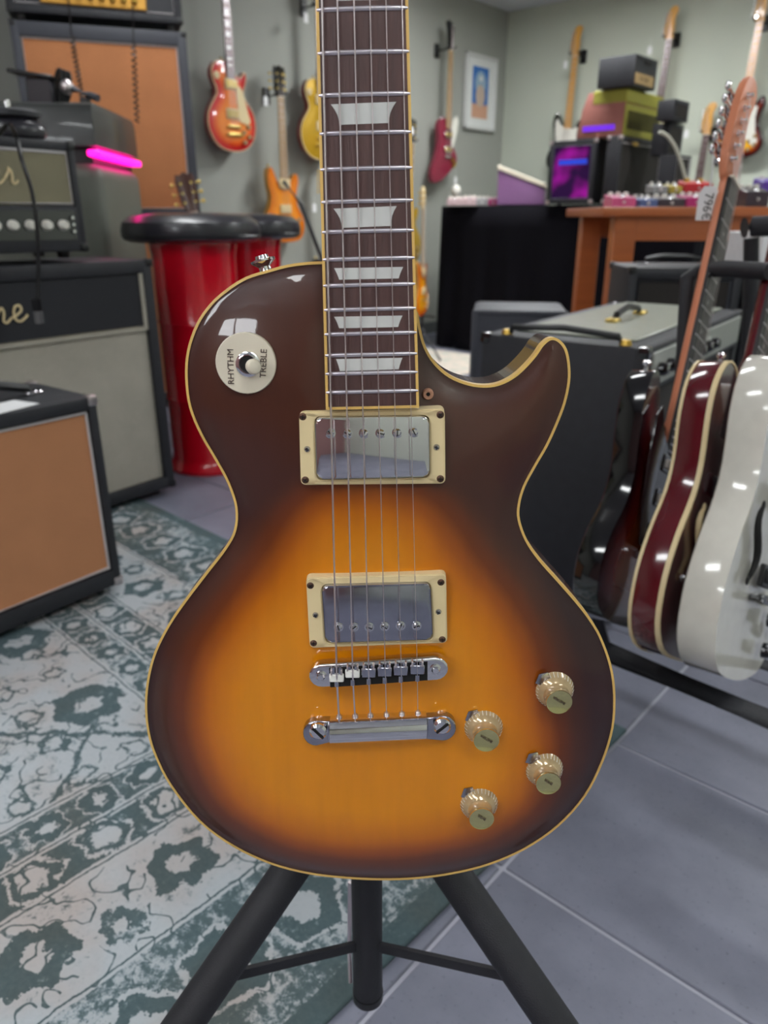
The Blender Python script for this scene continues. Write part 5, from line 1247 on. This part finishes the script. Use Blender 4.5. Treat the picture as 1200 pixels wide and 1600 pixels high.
P_ = {k: mat('pedal_'+k, c, .4, coat=.3) for k, c in dict(pink=(206, 84, 136), blue=(80, 100, 150), dark=(52, 38, 50), magenta=(178, 30, 112), red=(196, 30, 44), yellow=(190, 170, 70), violet=(86, 50, 160), rose=(196, 170, 172), grey=(150, 150, 150), black=(40, 36, 40)).items()}
def cp(px, Y, z): q = atY(px, 320, Y); return Vector((q.x, q.y, z))
for i, (px, w_, k, lab, h) in enumerate(((698, .10, 'rose', 'rose pink effects pedal at the left end of the black table', .05), (722, .09, 'rose', 'second rose pink effects pedal on the black table, beside the end one', .055), (744, .08, 'grey', 'pale grey effects pedal on the black table', .05), (763, .06, 'magenta', 'small magenta effects pedal next to the sloping case', .045))):
    pedal(lab, 'pedal', cp(px, 5.38-.02*i, TT), R(-10), w_, .12, h, P_[k])
bm = NB(); lathe(bm, [(.035, 0), (.04, .02), (.02, .04), (.015, .06), (.03, .08), (.032, .11), (.02, .13), (0, .135)], (0, 0, 0), (0, 0, 1), 18); o = obj('bell', bm, 'white_plastic', None); o.location = cp(712, 5.6, TT); tag(o, 'small white knobbed ornament behind the rose pedals', 'ornament')

# ------------------------------------------------------------------ orange wooden table with pedals
YT = 3.0; zt2 = .920; xl = atY(943, 335, YT).x; t = thing('wooden_table', 'orange brown wooden table with a row of effects pedals, at right', 'table', (xl, YT, 0))
TWD, TDP = 1.6, .62
bm = NB(); box2(bm, (0, 0, zt2-.034), (TWD, TDP, zt2), .006, 2); obj('tabletop', bm, 'orange_wood', t)
bm = NB(); box2(bm, (.13, .035, .80), (TWD-.1, .055, zt2-.034)); box2(bm, (.13, TDP-.055, .80), (TWD-.1, TDP-.035, zt2-.034)); obj('apron', bm, 'orange_wood', t, False)
for x in (.055, TWD-.135):
    for y in (.03, TDP-.10): bm = NB(); box2(bm, (x, y, 0), (x+.085, y+.07, zt2-.034), .003, 1); obj('leg', bm, 'orange_wood', t)
ZP = zt2+.001
for (px, w_, k, lab, h, Y) in ((956, .09, 'pink', 'pink effects pedal at the left end of the wooden table', .045, 3.05), (998, .072, 'blue', 'slate blue effects pedal on the wooden table', .035, 3.05), (1029, .10, 'dark', 'dark purple effects pedal between the blue and magenta ones', .038, 3.05), (1072, .082, 'magenta', 'magenta effects pedal below the red one on the wooden table', .045, 3.05), (1165, .085, 'dark', 'tall dark effects pedal right of the near guitar neck', .075, 3.05)):
    pedal(lab, 'pedal', cp(px, Y, ZP), 0, w_, .12, h, P_[k], km='white_plastic')
# a raised board behind
q = cp(1000, 3.30, ZP); t = thing('pedal_riser', 'black riser shelf at the back of the wooden table', 'shelf', q); bm = NB(); box2(bm, (0, 0, .045), (.75, .16, .055)); obj('deck', bm, 'black_plastic', t, False)
for x in (.02, .71): bm = NB(); box2(bm, (x, .01, 0), (x+.02, .15, .045)); obj('riser', bm, 'black_plastic', t, False)
for (px, w_, k, lab, h) in ((1068, .11, 'red', 'bright red effects pedal with brass knobs on the riser', .05), (1044, .05, 'yellow', 'yellow effects pedal beside the red one on the riser', .035), (1188, .09, 'violet', 'violet effects pedal at the right edge of the photo', .06), (1018, .06, 'grey', 'pale grey effects pedal at the left end of the riser', .035)):
    pedal(lab, 'pedal', cp(px, 3.33, ZP+.056), 0, w_, .10, h, P_[k], km='brass' if k == 'red' else 'white_plastic', nk=2)

# amps under the wooden table and the big combo before them
p = atY(975, 500, 2.5); p.z = .002; zt3 = atY(975, 418, 2.5).z
t, ft, fw = amp('guitar_amp', 'black combo amp with dark grille under the wooden table', 'amp', p, R(-3), .36, .28, zt3, grille='dark_grille', gr=(.03, .03, .05, .04), shell='black_vinyl', pipe='grey_vinyl', handle=True, bev=.018)
p = Vector((p.x+.375, p.y-.04, .002))
t, ft, fw = amp('guitar_amp', 'black grille amp at the right edge behind the guitar rack', 'amp', p, R(-3), .50, .28, zt3+.0, grille='dark_grille', gr=(.03, .03, .05, .04), pipe='grey_vinyl', handle=False, bev=.018)
bm = NB(); box2(bm, (0, 0, 0), (.40, .26, .10), .004, 1); o = obj('white_box', bm, 'paper', None); o.location = p+Vector((.02, .01, zt3+.004)); tag(o, 'pale flat box on the black grille amp under the wooden table', 'box')
# big combo
p, h, wl, wr, rz = cbox(958, 545, 985, 1.49, 742, 1132, az=36, z0=.002)
t, ft, fw = amp('guitar_amp', 'big black combo amp standing behind the horn of the front guitar', 'amp', p, rz, wr, wl, h, grille='dark_grille', gr=(.03, .03, .05, .10), pipe=None, handle=False, cm='black_gloss', bev=.012)
bm = NB(); box2(bm, (.03, -.004, h-.085), (fw-.03, .012, h-.012), .003, 1); cpn = obj('control_panel', bm, 'panel_grey', t)
for k in range(8): bm = NB(); lathe(bm, [(.015, 0), (.014, .012), (.010, .02), (0, .021)], (.07+k*.06, -.004, h-.05), (0, -1, .1), 14); obj('knob', bm, 'black_gloss', t)
bm = NB(); box2(bm, (.07, .05, h), (wr-.03, wl-.05, h+.006), .003, 1); obj('top_glare_slab', bm, mat('top_glare', (168, 172, 158), .25, bump=.2, bscale=400), t)  # glare on the dark top, put into the colour of a pale slab
bm = NB(); tube(bm, [(.02, .06, h), (.018, .07, h+.016), (.018, wl/2, h+.024), (.018, wl-.07, h+.016), (.02, wl-.06, h)], .007, 8); obj('end_handle', bm, 'black_plastic', t)
for y in (.055, wl-.055): bm = NB(); lathe(bm, [(.013, 0), (.010, .010), (0, .011)], (.02, y, h), (0, 0, 1), 12); obj('handle_stud', bm, 'brass', t)
bm = NB(); c = wr*.5; y = wl*.5; tube(bm, [(c-.09, y, h+.006), (c-.08, y, h+.022), (c, y, h+.034), (c+.08, y, h+.022), (c+.09, y, h+.006)], .008, 8); obj('handle', bm, 'black_plastic', t)
for s in (-1, 1): bm = NB(); box(bm, (c+s*.1, y, h+.010), (.04, .028, .01), None, .003, 1); obj('handle_bracket', bm, 'gold', t)
for z in (h*.80, h*.42): bm = NB(); lathe(bm, [(.007, 0), (.005, .003), (0, .004)], (.045, -.002, z), (0, -1, 0), 12); obj('screw', bm, 'chrome', t)
bm = NB(); tube(bm, [(.06+math.cos(x)*.022, -.002, h*.30+math.sin(x)*.045) for x in [2*math.pi*j/24 for j in range(24)]], .004, 6, closed=True); obj('badge', bm, 'steel', t)
# black case behind it
p = atY(733, 590, 2.42); p.z = .002; zz_ = atY(732, 485, 2.42).z
t, ft, fw = amp('flight_case', 'plain black case standing behind the big combo, before the black table', 'case', p, R(-8), .30, .28, zz_, grille='grey_vinyl', gr=(.02, .02, .02, .02), shell='grey_vinyl', pipe=None, handle=False, corners=False, fr=.004, bev=.02)

# ------------------------------------------------------------------ guitar rack at right
WAX = R(44.8); XA = Vector((math.sin(WAX), math.cos(WAX), 0)); RZR = R(90)-WAX; FN = Vector((math.cos(WAX), -math.sin(WAX), 0))
def rack_guitar(t, x, y, z):
    t.location = (x, y, z); t.rotation_mode = 'XYZ'; t.rotation_euler = (R(-6.4), R(25.9), RZR)
rk = dict(ndp=.019, joint=.42, nut=.83, fbz=.36, step=.008, arch=0.0, neck='maple_dull', fb='ebony')
ra_ = guitar('electric_guitar', 'wine red thinline guitar with cream edges in the rack at right', dict(outline=[Vector((p[0], p[1]*1.31)) for p in TELE], top=M_winef, side=M_wine, bind='cream', bind_back='cream', depth=.046, pickups=[(.28, .07, .02, 'chrome')], ring='black_gloss', fhole=(-.085, .18), fm='cream', headm='black_gloss', **{**rk, 'neck': M_wine}))
pa = rack_guitar(ra_, .479, 1.016, .226)
rb_ = guitar('electric_guitar', 'white guitar with black sound hole standing nearest in the rack at right', dict(outline=[Vector((p[0], p[1]*1.35)) for p in TELE], top=M_white, side=M_white, depth=.055, pickups=[(.28, .07, .02, 'black_plastic'), (.16, .07, .02, 'black_plastic')], ring='black_plastic', fhole=(-.085, .2), hw='black_gloss', knobm='black_gloss', **rk))
pb = rack_guitar(rb_, .535, .957, .231)
rc_ = guitar('electric_guitar', 'dark sunburst guitar with pale orange neck, farthest back in the rack at right', dict(outline=[Vector((p[0], p[1]*1.04)) for p in STRAT], top=B_three_r, side=M['black_gloss'], depth=.045, guard=SG, guardm='black_gloss', pickups=SS, ring='black_gloss', headm='maple_dull', **{**rk, 'joint': .33, 'nut': .80, 'fbz': .29}))
pcx = rack_guitar(rc_, .423, 1.129, .222)
RL = atY(925, 998, 1.126); RR = atY(1205, 1112, 0.92); rdir = (RR-RL); rdir.z = 0; zr = .186
RL.z = RR.z = zr; ro = RL-rdir.normalized()*.12; rt = thing('guitar_rack', 'black tubular guitar rack holding three guitars at right', 'rack', (ro.x, ro.y, 0)); O_ = rt.location
L1, L2 = ro, RR+rdir.normalized()*.25; bk = Vector((-rdir.y, rdir.x, 0)).normalized(); bk = bk if bk.y > 0 else -bk
def T3(pts, r, name, m='black_metal', par=None): bm = NB(); tube(bm, [Vector(p)-O_ for p in pts], r, 14); return obj(name, bm, m, par or rt)
off = bk*.0
T3([L1, L2], .025, 'front_rail', 'black_vinyl')
T3([L1+bk*.20-Vector((0, 0, .03)), L2+bk*.20-Vector((0, 0, .03))], .0185, 'rear_rail', 'black_vinyl')
ztop = .78
for e in (L1, L2):
    s = e+bk*.13; T3([e, e+bk*.20-Vector((0, 0, .03))], .014, 'end_bar'); T3([Vector((e.x, e.y, zr)), Vector((e.x-bk.x*.03, e.y-bk.y*.03, .012))], .013, 'foot'); T3([e+bk*.20, Vector((e.x+bk.x*.3, e.y+bk.y*.3, .012))], .013, 'foot')
u0 = atY(1062, 655, 1.38); u1 = atY(1075, 432, 1.40)
T3([L1+bk*.20, u0, u1, u1+Vector((.02, -.01, .012)), atY(1135, 420, 1.32), atY(1205, 424, 1.22)], .0135, 'upright')
T3([atY(1163, 700, 1.55), atY(1172, 480, 1.55), atY(1174, 372, 1.55)], .014, 'post')
T3([atY(1163, 356, 1.55), atY(1176, 354, 1.55), atY(1230, 352, 1.5)], .019, 'neck_rest', 'black_vinyl')
rcm = Matrix.Translation(rc_.location) @ rc_.rotation_euler.to_matrix().to_4x4(); tun_p = rcm @ Vector((-.058, .012, .835)); tag_p = tun_p-Vector((-0.004, 0, .060))
tag_card('large white price tag with handwriting hanging from the near pale orange headstock', tag_p, R(-8), (.034, .056), '796€', top=(tun_p-tag_p))
for (px, py, f, lab) in ((478, 20, onL, 'white price tag on the gold topped guitar headstock'), (415, 150, onL, 'white price tag on the amber guitar headstock'), (644, 198, onL, 'white price tag just right of the front neck'), (712, 276, onL, 'white price tag below the dark cherry guitar'), (491, 318, onL, 'white price tag low at left of the front neck'), (884, 95, onR, 'white price tag on the black and white guitar headstock'), (1016, 72, onR, 'white price tag on the orange headstock above the amp pile'), (1073, 203, onR, 'white price tag on the low hung guitar headstock')):
    tag_card(lab, f(px, py, .155), ROTL if f is onL else ROTR, (.032, .05))
